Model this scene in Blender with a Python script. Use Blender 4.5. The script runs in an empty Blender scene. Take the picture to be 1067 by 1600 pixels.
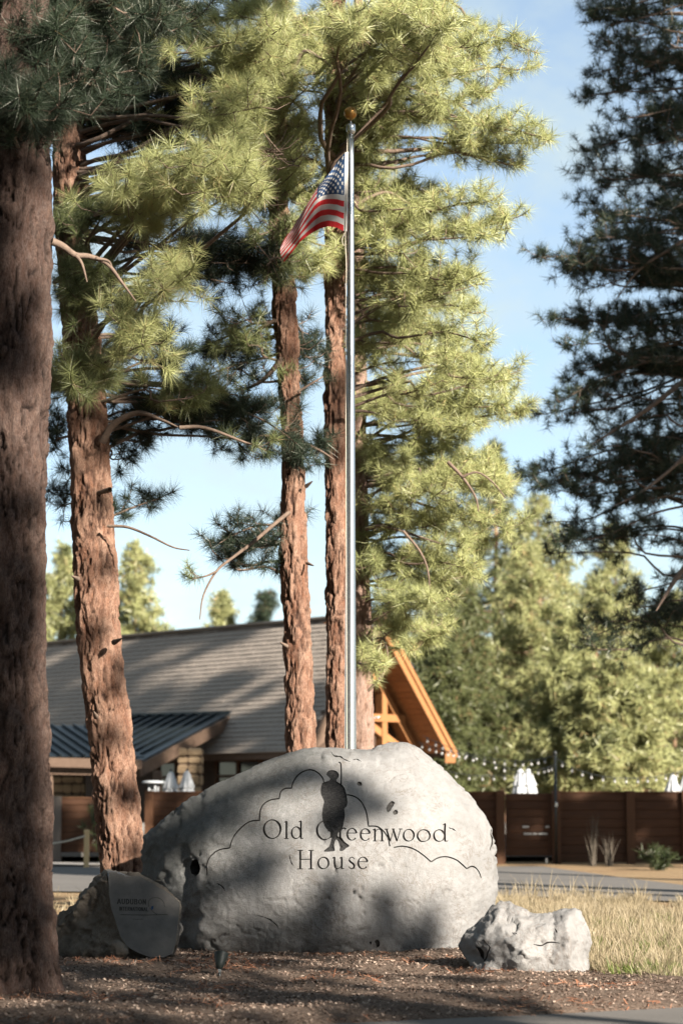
import bpy, math, random
import numpy as np
from mathutils import Vector, Matrix
from mathutils.geometry import delaunay_2d_cdt

SC = bpy.context.scene
COL = SC.collection
rnd = random.Random(7)
R = math.radians

# ------------------------------------------------------------------ camera, sky, sun, exposure
FPX, CAMZ = 3779.0, 1.6
PITCH = math.atan(475 / FPX)
cd = bpy.data.cameras.new('camera'); cam = bpy.data.objects.new('camera', cd); COL.objects.link(cam)
cam.location = (0, 0, CAMZ); cam.rotation_euler = (math.pi / 2 + PITCH, 0, 0)
cd.sensor_fit = 'HORIZONTAL'; cd.sensor_width = 24; cd.lens = 85
cd.clip_start = 0.5; cd.clip_end = 3000
cd.dof.use_dof = True; cd.dof.focus_distance = 25.8; cd.dof.aperture_fstop = 1.7
SC.camera = cam

SUN_AZ, SUN_EL = R(40), R(24)         # azimuth to the right of straight behind the camera
SDIR = Vector((math.sin(SUN_AZ) * math.cos(SUN_EL), -math.cos(SUN_AZ) * math.cos(SUN_EL), math.sin(SUN_EL)))
sl = bpy.data.lights.new('sun', 'SUN'); so = bpy.data.objects.new('sun', sl); COL.objects.link(so)
sl.energy = 5.0; sl.angle = R(0.53); sl.color = (1.0, 0.915, 0.80)
so.rotation_euler = SDIR.to_track_quat('Z', 'Y').to_euler(); so.location = SDIR * 60
W = bpy.data.worlds.new('World'); SC.world = W; W.use_nodes = True
wn = W.node_tree; wn.nodes.clear()
def wnode(t, **k):
    n = wn.nodes.new(t)
    for a, v in k.items(): setattr(n, a, v)
    return n
sky = wnode('ShaderNodeTexSky', sky_type='NISHITA', sun_disc=False)
sky.sun_elevation = SUN_EL; sky.sun_rotation = math.pi - SUN_AZ
sky.altitude = 1500; sky.air_density = 1.0; sky.dust_density = 0.5; sky.ozone_density = 1.0
tc = wnode('ShaderNodeTexCoord'); mp = wnode('ShaderNodeMapping'); mp.inputs['Scale'].default_value = (9, 9, 16)
cn = wnode('ShaderNodeTexNoise'); cn.inputs['Scale'].default_value = 1.6; cn.inputs['Detail'].default_value = 7; cn.inputs['Roughness'].default_value = .62
cr = wnode('ShaderNodeMapRange'); cr.inputs['From Min'].default_value = .40; cr.inputs['From Max'].default_value = .74; cr.inputs['To Min'].default_value = .30; cr.inputs['To Max'].default_value = .85
mx = wnode('ShaderNodeMix', data_type='RGBA'); mx.inputs['B'].default_value = (3.6, 4.2, 4.1, 1)
bg = wnode('ShaderNodeBackground'); bg.inputs['Strength'].default_value = 0.05; wo = wnode('ShaderNodeOutputWorld')
wl = wn.links.new
wl(tc.outputs['Generated'], mp.inputs['Vector']); wl(mp.outputs['Vector'], cn.inputs['Vector']); wl(cn.outputs['Fac'], cr.inputs['Value'])
wl(cr.outputs['Result'], mx.inputs['Factor']); wl(sky.outputs['Color'], mx.inputs['A']); wl(mx.outputs['Result'], bg.inputs['Color']); wl(bg.outputs['Background'], wo.inputs['Surface'])
SC.view_settings.view_transform = 'Standard'; SC.view_settings.look = 'None'
SC.view_settings.exposure = 2.05; SC.view_settings.gamma = 1; SC.view_settings.use_curve_mapping = False
SC.cycles.use_denoising = True
SC.cycles.max_bounces = 5; SC.cycles.diffuse_bounces = 3; SC.cycles.transparent_max_bounces = 4
SC.cycles.sample_clamp_indirect = 6

# ------------------------------------------------------------------ helpers
SP, CP = math.sin(PITCH), math.cos(PITCH)
def pw(px, py, Y):
    """world point seen at photograph position (px, py) that lies at distance Y in front of the camera"""
    px = np.asarray(px, float); py = np.asarray(py, float); Y = np.asarray(Y, float)
    u = (px - 533.5) / FPX; v = (800 - py) / FPX
    dy = CP - v * SP; dz = SP + v * CP; t = Y / dy
    return np.stack(np.broadcast_arrays(u * t, Y, CAMZ + dz * t), -1)
def pv(px, py, Y): return Vector(pw(px, py, Y))
def pray(px, py):
    return Vector(((px - 533.5) / FPX, CP - (800 - py) / FPX * SP, SP + (800 - py) / FPX * CP))
def on_plane(px, py, p0, n):
    o = Vector((0, 0, CAMZ)); d = pray(px, py)
    return o + d * ((p0 - o).dot(n) / d.dot(n))

def tag(o, label=None, cat=None, group=None, kind=None):
    if label: o['label'] = label
    if cat: o['category'] = cat
    if group: o['group'] = group
    if kind: o['kind'] = kind
    return o
def empty(name, loc=(0, 0, 0), **k):
    o = bpy.data.objects.new(name, None); COL.objects.link(o); o.location = loc
    o.empty_display_size = .2
    return tag(o, **k)
def link(name, me, parent=None, **k):
    o = bpy.data.objects.new(name, me); COL.objects.link(o)
    if parent is not None:
        o.parent = parent
        if parent.type == 'EMPTY': o.matrix_parent_inverse = Matrix.Translation(parent.location).inverted()
    return tag(o, **k)
def npmesh(name, V, T, mats, mi=None, smooth=False, var=None, attr='var'):
    """V (n,3) vertices, T (m,3) or (m,4) faces"""
    me = bpy.data.meshes.new(name); V = np.ascontiguousarray(V, np.float32); T = np.ascontiguousarray(T, np.int32)
    k = T.shape[1]
    me.vertices.add(len(V)); me.vertices.foreach_set('co', V.ravel())
    me.loops.add(T.size); me.loops.foreach_set('vertex_index', T.ravel())
    me.polygons.add(len(T)); me.polygons.foreach_set('loop_start', np.arange(0, T.size, k, dtype=np.int32))
    me.polygons.foreach_set('use_smooth', np.full(len(T), smooth))
    for m in (mats if isinstance(mats, (list, tuple)) else [mats]): me.materials.append(m)
    if mi is not None: me.polygons.foreach_set('material_index', np.ascontiguousarray(mi, np.int32))
    if var is not None:
        a = me.attributes.new(attr, 'FLOAT', 'POINT'); a.data.foreach_set('value', np.ascontiguousarray(var, np.float32))
    me.update(calc_edges=True); me.validate()
    return me

class MB:
    """collects boxes, beams, tubes and lathes and links them as ONE mesh object"""
    def __init__(s): s.v = []; s.f = []; s.sm = []
    def add(s, V, F, smooth=False):
        b = len(s.v); s.v += [tuple(p) for p in V]; s.f += [tuple(i + b for i in f) for f in F]; s.sm += [smooth] * len(F)
        return s
    def box(s, c, size, M=None, bev=0.0):
        hx, hy, hz = [d / 2 for d in size]; c = Vector(c); M = M or Matrix.Identity(3)
        if bev <= 0:
            V = [Vector((x * hx, y * hy, z * hz)) for x in (-1, 1) for y in (-1, 1) for z in (-1, 1)]
            F = [(0, 1, 3, 2), (4, 6, 7, 5), (0, 4, 5, 1), (2, 3, 7, 6), (0, 2, 6, 4), (1, 5, 7, 3)]
        else:
            b = min(bev, hx * .9, hy * .9, hz * .9); V = []; F = []
            for z, q in ((-hz, b), (-hz + b, 0), (hz - b, 0), (hz, b)):
                V += [Vector(p) for p in ((-hx + q, -hy + q, z), (hx - q, -hy + q, z), (hx - q, hy - q, z), (-hx + q, hy - q, z))]
            for k in range(3):
                for i in range(4):
                    j = (i + 1) % 4; F.append((k * 4 + i, k * 4 + j, k * 4 + 4 + j, k * 4 + 4 + i))
            F += [(3, 2, 1, 0), (12, 13, 14, 15)]
        return s.add([c + M @ p for p in V], F)
    def beam(s, a, b, w, h, up=(0, 0, 1), bev=0.0):
        a = Vector(a); b = Vector(b); z = (b - a); L = z.length; z.normalize()
        x = Vector(up).cross(z)
        if x.length < 1e-4: x = Vector((1, 0, 0))
        x.normalize(); y = z.cross(x)
        return s.box((a + b) / 2, (w, h, L), Matrix((x, y, z)).transposed(), bev)
    def tube(s, P, rad, n=8, caps=True, smooth=True):
        P = [Vector(p) for p in P]; m = len(P)
        rad = rad if hasattr(rad, '__len__') else [rad] * m
        V = []; F = []; ref = None
        for i, p in enumerate(P):
            t = (P[min(i + 1, m - 1)] - P[max(i - 1, 0)]).normalized()
            if ref is None: ref = t.orthogonal().normalized()
            ref = (ref - t * ref.dot(t)).normalized(); b = t.cross(ref)
            for k in range(n):
                a = 2 * math.pi * k / n; V.append(p + (ref * math.cos(a) + b * math.sin(a)) * rad[i])
        for i in range(m - 1):
            for k in range(n):
                j = (k + 1) % n; F.append((i * n + k, i * n + j, (i + 1) * n + j, (i + 1) * n + k))
        if caps: F += [tuple(range(n - 1, -1, -1)), tuple(range((m - 1) * n, m * n))]
        return s.add(V, F, smooth)
    def lathe(s, prof, c=(0, 0, 0), n=16, M=None, mod=None, smooth=True):
        c = Vector(c); M = M or Matrix.Identity(3); V = []; F = []
        for i, (r, z) in enumerate(prof):
            for k in range(n):
                a = 2 * math.pi * k / n; q = r * (mod(a, i) if mod else 1)
                V.append(c + M @ Vector((q * math.cos(a), q * math.sin(a), z)))
        for i in range(len(prof) - 1):
            for k in range(n):
                j = (k + 1) % n; F.append((i * n + k, i * n + j, (i + 1) * n + j, (i + 1) * n + k))
        F += [tuple(range(n - 1, -1, -1)), tuple(range((len(prof) - 1) * n, len(prof) * n))]
        return s.add(V, F, smooth)
    def mesh(s, name, mats):
        me = bpy.data.meshes.new(name); me.from_pydata(s.v, [], s.f)
        for m in (mats if isinstance(mats, (list, tuple)) else [mats]): me.materials.append(m)
        me.polygons.foreach_set('use_smooth', s.sm); me.update()
        return me
    def build(s, name, mats, parent=None, **k): return link(name, s.mesh(name, mats), parent, **k)

# ---- numpy noise
def _h(ix, iy, iz, s):
    ix = ix.astype(np.uint32); iy = iy.astype(np.uint32); iz = iz.astype(np.uint32)
    h = ix * np.uint32(374761393) + iy * np.uint32(668265263) + iz * np.uint32(2246822519) + np.uint32((s * 3266489917) & 0xffffffff)
    h = (h ^ (h >> np.uint32(13))) * np.uint32(1274126177); h ^= h >> np.uint32(16)
    h = h * np.uint32(2654435761); h ^= h >> np.uint32(15)
    return h.astype(np.float64) / 4294967296.0
def vnoise(P, s=0):
    P = np.asarray(P, float); i = np.floor(P).astype(np.int64); f = P - i; f = f * f * f * (f * (f * 6 - 15) + 10)
    o = 0
    for dx in (0, 1):
        for dy in (0, 1):
            for dz in (0, 1):
                w = (f[..., 0] if dx else 1 - f[..., 0]) * (f[..., 1] if dy else 1 - f[..., 1]) * (f[..., 2] if dz else 1 - f[..., 2])
                o = o + w * _h(i[..., 0] + dx, i[..., 1] + dy, i[..., 2] + dz, s)
    return o * 2 - 1
def fbm(P, oct=4, s=0, gain=.5):
    P = np.asarray(P, float); o = 0; a = 1
    for k in range(oct):
        o = o + a * vnoise(P * (2.03 ** k) + k * 17.3, s + k); a *= gain
    return o
def worley(P, s=0):
    P = np.asarray(P, float); i = np.floor(P).astype(np.int64); f1 = np.full(len(P), 9.); f2 = np.full(len(P), 9.); idc = np.zeros(len(P))
    for dx in (-1, 0, 1):
        for dy in (-1, 0, 1):
            for dz in (-1, 0, 1):
                c = i + np.array([dx, dy, dz])
                q = np.stack([_h(c[:, 0], c[:, 1], c[:, 2], s + k) for k in (1, 2, 3)], -1) + c
                d = np.sqrt(((q - P) ** 2).sum(1)); m = d < f1
                f2 = np.where(m, f1, np.minimum(f2, d)); idc = np.where(m, _h(c[:, 0], c[:, 1], c[:, 2], s + 9), idc); f1 = np.where(m, d, f1)
    return f1, f2, idc
def facet(P, sc, s):
    """broken planes: every cell of a random division tilts its own way"""
    P = np.asarray(P, float) * sc; i = np.floor(P).astype(np.int64); f1 = np.full(len(P), 9.); o = np.zeros(len(P))
    for dx in (-1, 0, 1):
        for dy in (-1, 0, 1):
            for dz in (-1, 0, 1):
                c = i + np.array([dx, dy, dz]); q = np.stack([_h(c[:, 0], c[:, 1], c[:, 2], s + k) for k in (1, 2, 3)], -1) + c
                g = np.stack([_h(c[:, 0], c[:, 1], c[:, 2], s + k) for k in (4, 5, 6)], -1) * 2 - 1; e = P - q; d = np.sqrt((e ** 2).sum(1)); m = d < f1
                o = np.where(m, (e * g).sum(1), o); f1 = np.where(m, d, f1)
    return o
def smooth01(x): x = np.clip(x, 0, 1); return x * x * (3 - 2 * x)
def catmull(P, n):
    """resample a polyline of vectors (any dimension) smoothly, n samples per span"""
    P = np.asarray(P, float); Q = np.vstack([2 * P[0] - P[1], P, 2 * P[-1] - P[-2]]); o = []
    for i in range(1, len(Q) - 2):
        for k in range(n):
            t = k / n; a, b, c, d = Q[i - 1], Q[i], Q[i + 1], Q[i + 2]
            o.append(.5 * ((2 * b) + (c - a) * t + (2 * a - 5 * b + 4 * c - d) * t * t + (3 * b - a - 3 * c + d) * t ** 3))
    o.append(P[-1]); return np.array(o)

# ------------------------------------------------------------------ materials
def material(name):
    m = bpy.data.materials.new(name); m.use_nodes = True; nt = m.node_tree; nt.nodes.clear()
    out = nt.nodes.new('ShaderNodeOutputMaterial')
    class N:
        tree = nt
        @staticmethod
        def n(t, _in=None, **k):
            x = nt.nodes.new(t)
            for a, v in k.items(): setattr(x, a, v)
            for a, v in (_in or {}).items():
                if isinstance(v, bpy.types.NodeSocket): nt.links.new(v, x.inputs[a])
                else: x.inputs[a].default_value = v
            return x
        @staticmethod
        def coord(scale=(1, 1, 1), out='Object'):
            t = N.n('ShaderNodeTexCoord'); mpp = N.n('ShaderNodeMapping', {'Vector': t.outputs[out], 'Scale': scale}); return mpp.outputs['Vector']
        @staticmethod
        def noise(scale, detail=5, rough=.6, vec=None, dist=0):
            d = {'Scale': scale, 'Detail': detail, 'Roughness': rough, 'Distortion': dist}
            d['Vector'] = vec if vec is not None else N.coord()
            return N.n('ShaderNodeTexNoise', d).outputs['Fac']
        @staticmethod
        def ramp(fac, stops):
            r = N.n('ShaderNodeValToRGB', {'Fac': fac}); e = r.color_ramp.elements
            while len(e) < len(stops): e.new(.5)
            for q, (p, c) in zip(e, stops): q.position = p; q.color = (*c, 1) if len(c) == 3 else c
            return r.outputs['Color']
        @staticmethod
        def mix(f, a, b, mode='MIX'):
            d = {}
            x = nt.nodes.new('ShaderNodeMix'); x.data_type = 'RGBA'; x.blend_type = mode
            for s_, v in (('Factor', f), ('A', a), ('B', b)):
                if isinstance(v, bpy.types.NodeSocket): nt.links.new(v, x.inputs[s_])
                else: x.inputs[s_].default_value = v if s_ == 'Factor' else ((*v, 1) if len(v) == 3 else v)
            return x.outputs['Result']
        @staticmethod
        def math(op, a, b=0.0, clamp=False):
            x = nt.nodes.new('ShaderNodeMath'); x.operation = op; x.use_clamp = clamp
            for i, v in ((0, a), (1, b)):
                if isinstance(v, bpy.types.NodeSocket): nt.links.new(v, x.inputs[i])
                else: x.inputs[i].default_value = v
            return x.outputs[0]
        @staticmethod
        def attr(nm): return N.n('ShaderNodeAttribute', attribute_name=nm).outputs['Fac']
        @staticmethod
        def bump(h, strength=.5, dist=.01): return N.n('ShaderNodeBump', {'Height': h, 'Strength': strength, 'Distance': dist}).outputs['Normal']
        @staticmethod
        def pbr(col, rough=.8, metal=0., normal=None, spec=.3, **k):
            d = {'Base Color': (*col, 1) if isinstance(col, tuple) and len(col) == 3 else col, 'Roughness': rough, 'Metallic': metal, 'Specular IOR Level': spec}
            if normal is not None: d['Normal'] = normal
            d.update(k)
            b = N.n('ShaderNodeBsdfPrincipled', d); nt.links.new(b.outputs['BSDF'], out.inputs['Surface']); return b
        @staticmethod
        def out(s): nt.links.new(s, out.inputs['Surface'])
    return m, N
MAT = {}
def wear(name, c1, c2, scale=6, stretch=(1, 1, 1), rough=.8, bump=.3, metal=0, spec=.25, fine=60, dist=.01):
    m, N = material(name)
    v = N.n('ShaderNodeVectorMath', {0: N.coord(stretch), 1: N.n('ShaderNodeObjectInfo').outputs['Random']}, operation='ADD').outputs[0]
    a = N.noise(scale, 6, .65, v); f = N.noise(fine, 3, .7, v)
    oi = N.n('ShaderNodeObjectInfo').outputs['Random']
    c = N.ramp(N.math('ADD', N.math('MULTIPLY', a, .75), N.math('MULTIPLY', f, .25)), [(.3, c1), (.72, c2)])
    c = N.mix(N.math('MULTIPLY', oi, .28), c, (c1[0] * .7, c1[1] * .7, c1[2] * .7))
    N.pbr(c, rough, metal, N.bump(N.math('ADD', a, f), bump, dist), spec)
    MAT[name] = m; return m

def stone(name, lo, hi, speck=.55, fine=70, strength=.55):
    m, N = material(name); v = N.coord()
    a = N.noise(1.7, 6, .6, v); b = N.noise(14, 6, .7, v); f = N.noise(fine, 4, .75, v); sp = N.noise(220, 2, .6, v)
    c = N.ramp(a, [(.3, lo), (.7, hi)])
    c = N.mix(N.ramp(b, [(.42, (0, 0, 0)), (.75, (.55, .55, .55))]), c, (lo[0] * .78, lo[1] * .74, lo[2] * .68))
    c = N.mix(N.ramp(f, [(.56, (0, 0, 0)), (.72, (speck, speck, speck))]), c, (lo[0] * .5, lo[1] * .48, lo[2] * .46))
    rust = N.ramp(N.noise(5.5, 5, .7, v, .6), [(.66, (0, 0, 0)), (.78, (.35, .35, .35))])
    c = N.mix(rust, c, (hi[0] * .72, hi[1] * .55, hi[2] * .42))
    vn_ = N.noise(3.4, 7, .72, v, 1.6); vein = N.ramp(vn_, [(.478, (0, 0, 0)), (.500, (.8, .8, .8)), (.522, (0, 0, 0))]); msk = N.ramp(N.noise(2.1, 3, .6, v), [(.42, (0, 0, 0)), (.58, (1, 1, 1))])
    c = N.mix(N.math('MULTIPLY', vein, msk), c, (lo[0] * .62, lo[1] * .50, lo[2] * .42))
    c = N.mix(N.ramp(N.noise(330, 2, .8, v), [(.60, (0, 0, 0)), (.70, (.5, .5, .5))]), c, (lo[0] * .45, lo[1] * .42, lo[2] * .40))
    if name == 'granite':      # dark lichen on the rough left shoulder, also painted to deepen its shade
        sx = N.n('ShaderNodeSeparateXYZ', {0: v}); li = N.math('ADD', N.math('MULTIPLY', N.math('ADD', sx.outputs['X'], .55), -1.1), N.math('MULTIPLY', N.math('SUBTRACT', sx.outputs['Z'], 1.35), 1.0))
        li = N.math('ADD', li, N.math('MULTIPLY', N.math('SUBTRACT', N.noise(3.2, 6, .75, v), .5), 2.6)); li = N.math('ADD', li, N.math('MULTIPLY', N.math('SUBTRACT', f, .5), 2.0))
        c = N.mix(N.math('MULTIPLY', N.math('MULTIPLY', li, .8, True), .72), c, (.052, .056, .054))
    h = N.math('ADD', N.math('ADD', N.math('MULTIPLY', b, .8), N.math('MULTIPLY', f, .5)), N.math('MULTIPLY', sp, .25))
    N.pbr(c, .92, 0, N.bump(h, strength, .02), .15)
    MAT[name] = m; return m
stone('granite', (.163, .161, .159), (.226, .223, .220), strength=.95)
stone('pale_granite', (0.1749, 0.1701, 0.1664), (0.2353, 0.2300, 0.2246), strength=.9)
stone('rough_stone', (.075, .062, .05), (.165, .145, .122), strength=1.0)
m, N = material('polished_stone'); v = N.coord()
N.pbr(N.ramp(N.noise(9, 5, .6, v), [(.3, (.058, .054, .05)), (.7, (.09, .083, .076))]), .55, 0, N.bump(N.noise(120, 3, .6, v), .12, .004), .4); MAT['polished_stone'] = m
m, N = material('carved_stain'); v = N.coord(); f = N.noise(45, 4, .75, v)
N.pbr(N.ramp(f, [(.3, (.012, .012, .012)), (.75, (.055, .052, .048))]), .9, 0, N.bump(f, .5, .01), .1); MAT['carved_stain'] = m
wear('worn_engraving', (.028, .027, .026), (.05, .048, .046), 60)
m, N = material('figure_stain'); v = N.coord((1, 1, 1.6)); f = N.noise(38, 4, .8, v)
N.pbr(N.ramp(f, [(.36, (.012, .012, .013)), (.62, (.034, .033, .032)), (.84, (.11, .105, .10))]), .92, 0, N.bump(f, .7, .012), .1); MAT['figure_stain'] = m
wear('pit_stone', (.03, .028, .026), (.085, .08, .075), 60, (1, 1, 1), .95, .8)
wear('dark_hollow', (.012, .011, .01), (.03, .028, .025))

def bark(name, plate1, plate2, crack):
    m, N = material(name); v = N.coord((1, 1, .35)); fi = N.attr('fiss'); pl = N.attr('plate')
    n1 = N.noise(26, 5, .7, v); n2 = N.noise(90, 3, .7, v)
    c = N.mix(pl, plate1, plate2)
    c = N.mix(N.ramp(n1, [(.35, (0, 0, 0)), (.8, (.7, .7, .7))]), c, (plate2[0] * .55 + .05, plate2[1] * .55 + .05, plate2[2] * .55 + .05))
    c = N.mix(N.ramp(n2, [(.40, (.55, .55, .55)), (.58, (0, 0, 0))]), c, (plate1[0] * .45, plate1[1] * .42, plate1[2] * .42)); c = N.mix(N.math('MULTIPLY', N.math('POWER', fi, 1.2), .96), c, crack)
    N.pbr(c, .93, 0, N.bump(N.math('ADD', n1, N.math('MULTIPLY', n2, .7)), .9, .03), .12)
    MAT[name] = m
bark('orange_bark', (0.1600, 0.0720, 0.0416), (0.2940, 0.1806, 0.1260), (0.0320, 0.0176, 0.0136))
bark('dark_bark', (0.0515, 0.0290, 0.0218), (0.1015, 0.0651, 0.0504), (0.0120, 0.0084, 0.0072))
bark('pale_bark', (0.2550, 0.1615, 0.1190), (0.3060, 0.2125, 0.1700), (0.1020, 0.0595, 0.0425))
wear('limb_bark', (.075, .052, .04), (.20, .145, .11), 14, (1, 1, 1), .95, .6, fine=80)
wear('far_bark', (.16, .09, .06), (.30, .18, .12), 6)

def needles(name, dark, mid, dry, trans=.3, gloss=.12):
    m, N = material(name); va = N.attr('var')
    c = N.ramp(va, [(.0, dark), (.5, mid), (.86, mid), (1.0, dry)])
    d = N.n('ShaderNodeBsdfDiffuse', {'Color': c, 'Roughness': .6}).outputs[0]
    t = N.n('ShaderNodeBsdfTranslucent', {'Color': c}).outputs[0]
    g = N.n('ShaderNodeBsdfGlossy', {'Color': (.75, .74, .66, 1), 'Roughness': .42}).outputs[0]
    x = N.n('ShaderNodeMixShader', {0: trans, 1: d, 2: t}).outputs[0]
    N.out(N.n('ShaderNodeMixShader', {0: gloss, 1: x, 2: g}).outputs[0]); MAT[name] = m
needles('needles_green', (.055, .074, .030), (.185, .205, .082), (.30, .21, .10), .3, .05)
needles('needles_shaded', (.0165, .026, .0175), (.035, .050, .030), (0.1040, 0.0760, 0.0360), .22, .04)  # dark copy of the needles, shade put into the colour
needles('needles_sunlit', (.16, .18, .072), (.345, .36, .155), (.42, .31, .16), .24, .045)  # pale copy of the needles, sunlight put into the colour
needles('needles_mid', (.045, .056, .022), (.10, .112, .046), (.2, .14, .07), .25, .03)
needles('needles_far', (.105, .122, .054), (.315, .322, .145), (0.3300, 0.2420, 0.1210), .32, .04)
needles('shrub_leaves', (.018, .028, .012), (.042, .054, .022), (.08, .07, .03), .2, .03)
needles('grass_dry', (.130, .102, .056), (.285, .235, .152), (.42, .355, .25), .25, .02)
needles('grass_green', (.06, .095, .02), (.12, .155, .038), (.25, .21, .09), .35, .02)

m, N = material('asphalt'); v = N.coord(); a = N.noise(.55, 5, .6, v); f = N.noise(170, 2, .8, v)
N.pbr(N.mix(N.math('MULTIPLY', f, .5), N.ramp(a, [(.3, (.085, .079, .073)), (.7, (.112, .104, .097))]), (.16, .148, .137)), .95, 0, N.bump(f, .5, .006), .06); MAT['asphalt'] = m
m, N = material('mulch'); v = N.coord(); a = N.noise(1.3, 6, .7, v); b = N.noise(28, 5, .75, v); f = N.noise(120, 3, .8, v)
c = N.ramp(b, [(.3, (.055, .036, .026)), (.62, (.185, .138, .108)), (.8, (.30, .235, .19))])
c = N.mix(N.ramp(N.noise(2.6, 5, .75, v, .5), [(.58, (0, 0, 0)), (.76, (.4, .4, .4))]), c, (.26, .12, .07))
N.pbr(c, .97, 0, N.bump(N.math('ADD', b, f), .9, .03), .08); MAT['mulch'] = m
m, N = material('dry_soil'); v = N.coord(); a = N.noise(.35, 6, .7, v); b = N.noise(9, 6, .75, v)
c = N.mix(N.math('MULTIPLY', b, .5), N.ramp(a, [(.3, (.19, .115, .065)), (.7, (.26, .185, .105))]), (.15, .11, .062))
N.pbr(c, .97, 0, N.bump(b, .8, .05), .08); MAT['dry_soil'] = m
wear('concrete', (0.1870, 0.1742, 0.1615), (0.2550, 0.2380, 0.2210), 2, fine=50)

wear('fence_wood', (0.0285, 0.0117, 0.0050), (0.0770, 0.0315, 0.0130), 3, (.6, 9, 9), .7, .4)
wear('fence_post_wood', (0.0475, 0.0208, 0.0091), (0.1037, 0.0450, 0.0199), 3, (9, 9, .6), .7, .4)
wear('grey_post_wood', (0.0960, 0.0780, 0.0660), (0.1500, 0.1260, 0.1080), 3, (9, 9, .6), .8, .4)
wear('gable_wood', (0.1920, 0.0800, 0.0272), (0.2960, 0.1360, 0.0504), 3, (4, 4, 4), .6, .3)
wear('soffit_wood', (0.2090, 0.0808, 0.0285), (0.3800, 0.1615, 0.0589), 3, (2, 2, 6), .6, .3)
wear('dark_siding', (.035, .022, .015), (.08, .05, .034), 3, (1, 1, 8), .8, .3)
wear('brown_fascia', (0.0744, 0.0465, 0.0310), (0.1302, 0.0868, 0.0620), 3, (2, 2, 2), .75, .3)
wear('shingle', (0.1740, 0.1464, 0.1224), (0.3180, 0.2736, 0.2352), 5, (3, 3, 3), .92, .6, fine=40)
wear('metal_roofing', (0.0182, 0.0252, 0.0294), (0.0294, 0.0392, 0.0448), 1.5, (1, 1, 1), .42, .05, .7, .5)
wear('chimney_stone', (0.1320, 0.0900, 0.0540), (0.2520, 0.1860, 0.1140), 5, (1, 1, 1), .9, .7)
wear('steel', (.50, .51, .53), (.66, .67, .69), 3, (8, 8, .5), .27, .06, 1.0, .5)
wear('brass', (.36, .19, .06), (.46, .26, .09), 8, (1, 1, 1), .32, .05, 1.0)
wear('black_metal', (.010, .012, .012), (.025, .028, .028), 8, (1, 1, 1), .45, .1, .3, .5)
wear('lamp_housing', (.007, .010, .009), (.014, .019, .017), 12, (1, 1, 1), .55, .15, .0, .3)
wear('rope_fibre', (0.3500, 0.3080, 0.2450), (0.4620, 0.4200, 0.3500), 30, (1, 1, 1), .9, .4)
wear('pale_post', (0.4400, 0.3040, 0.1520), (0.5600, 0.4000, 0.2240), 4, (6, 6, .6), .8, .2)
wear('canvas', (0.3240, 0.3312, 0.3384), (0.4032, 0.4104, 0.4176), 5, (3, 3, 1), .9, .2)
wear('white_table', (0.2760, 0.2880, 0.3000), (0.3360, 0.3480, 0.3600), 5, (1, 1, 1), .5, .1)
wear('flag_red', (0.3600, 0.0126, 0.0162), (0.4500, 0.0216, 0.0252), 30, (1, 1, 1), .75, .1)
wear('flag_white', (0.3936, 0.3772, 0.3608), (0.4592, 0.4428, 0.4264), 30, (1, 1, 1), .75, .1)
wear('flag_blue', (.012, .034, .085), (.020, .05, .115), 30, (1, 1, 1), .75, .1)
wear('dead_stem', (0.0672, 0.0546, 0.0420), (0.1260, 0.1050, 0.0798), 12)
m, N = material('window_glass'); N.pbr((.02, .023, .026), .08, 0, None, .6); MAT['window_glass'] = m
m, N = material('bulb_glass'); N.pbr((.30, .295, .285), .15, 0, None, .6); MAT['bulb_glass'] = m

# ------------------------------------------------------------------ ground, road, beds
GB = [(-60, 0), (17, 0), (20, .02), (24, .10), (30, .13), (42, .19), (64, .36), (90, .6), (2500, 1.0)]
def gz(y): return float(np.interp(y, [p[0] for p in GB], [p[1] for p in GB]))
def ground_sheet(name, xs, ys, m, kind='structure', off=0.0, inside=None, bump=0.0, sx=1.0):
    ys = sorted(set(list(ys) + [p[0] for p in GB if min(ys) < p[0] < max(ys)]))
    V = []; T = []; nx = len(xs)
    for y in ys:
        for x in xs: V.append((x, y, gz(y) + off))
    V = np.array(V)
    if bump: V[:, 2] += bump * fbm(V * np.array([1.1, 1.1, 0]), 4, 3)
    for j in range(len(ys) - 1):
        for i in range(nx - 1): T.append((j * nx + i, j * nx + i + 1, (j + 1) * nx + i + 1, (j + 1) * nx + i))
    return link(name, npmesh(name, V, np.array(T), m, smooth=True), kind=kind)
ground_sheet('ground', list(np.linspace(-900, -40, 8)) + list(np.linspace(-36, 36, 25)) + list(np.linspace(40, 900, 8)), [-60, -30, 0, 10, 16, 18, 22, 26, 34, 38, 50, 56, 72, 80, 120, 200, 400, 900, 2500], MAT['dry_soil'], off=-.02)
def draped(name, poly_front, poly_back, m, off, n=60, rows=14, mound=None):
    """a strip of ground between two edge lines (x, y), draped on the terrain"""
    def at(P, x): return float(np.interp(x, [p[0] for p in P], [p[1] for p in P]))
    x0 = max(poly_front[0][0], poly_back[0][0]); x1 = min(poly_front[-1][0], poly_back[-1][0])
    V = []; T = []
    for i in range(n + 1):
        x = x0 + (x1 - x0) * i / n; a, b = at(poly_front, x), at(poly_back, x)
        for j in range(rows + 1):
            y = a + (b - a) * j / rows; V.append((x, y, gz(y) + off))
    V = np.array(V)
    if mound: V[:, 2] += mound(V)
    for i in range(n):
        for j in range(rows):
            q = i * (rows + 1) + j; T.append((q, q + rows + 1, q + rows + 2, q + 1))
    return link(name, npmesh(name, V, np.array(T), m, smooth=True), kind='structure')
draped('road', [(-60, -12), (60, -12)], [(-60, 22), (-3.2, 18.9), (-2.3, 19.1), (-1.6, 18.5), (-.5, 18.6), (0, 19.1), (1.3, 19.7), (2.9, 20.5), (6, 22), (60, 30)], MAT['asphalt'], -.008, 80, 10)
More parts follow.
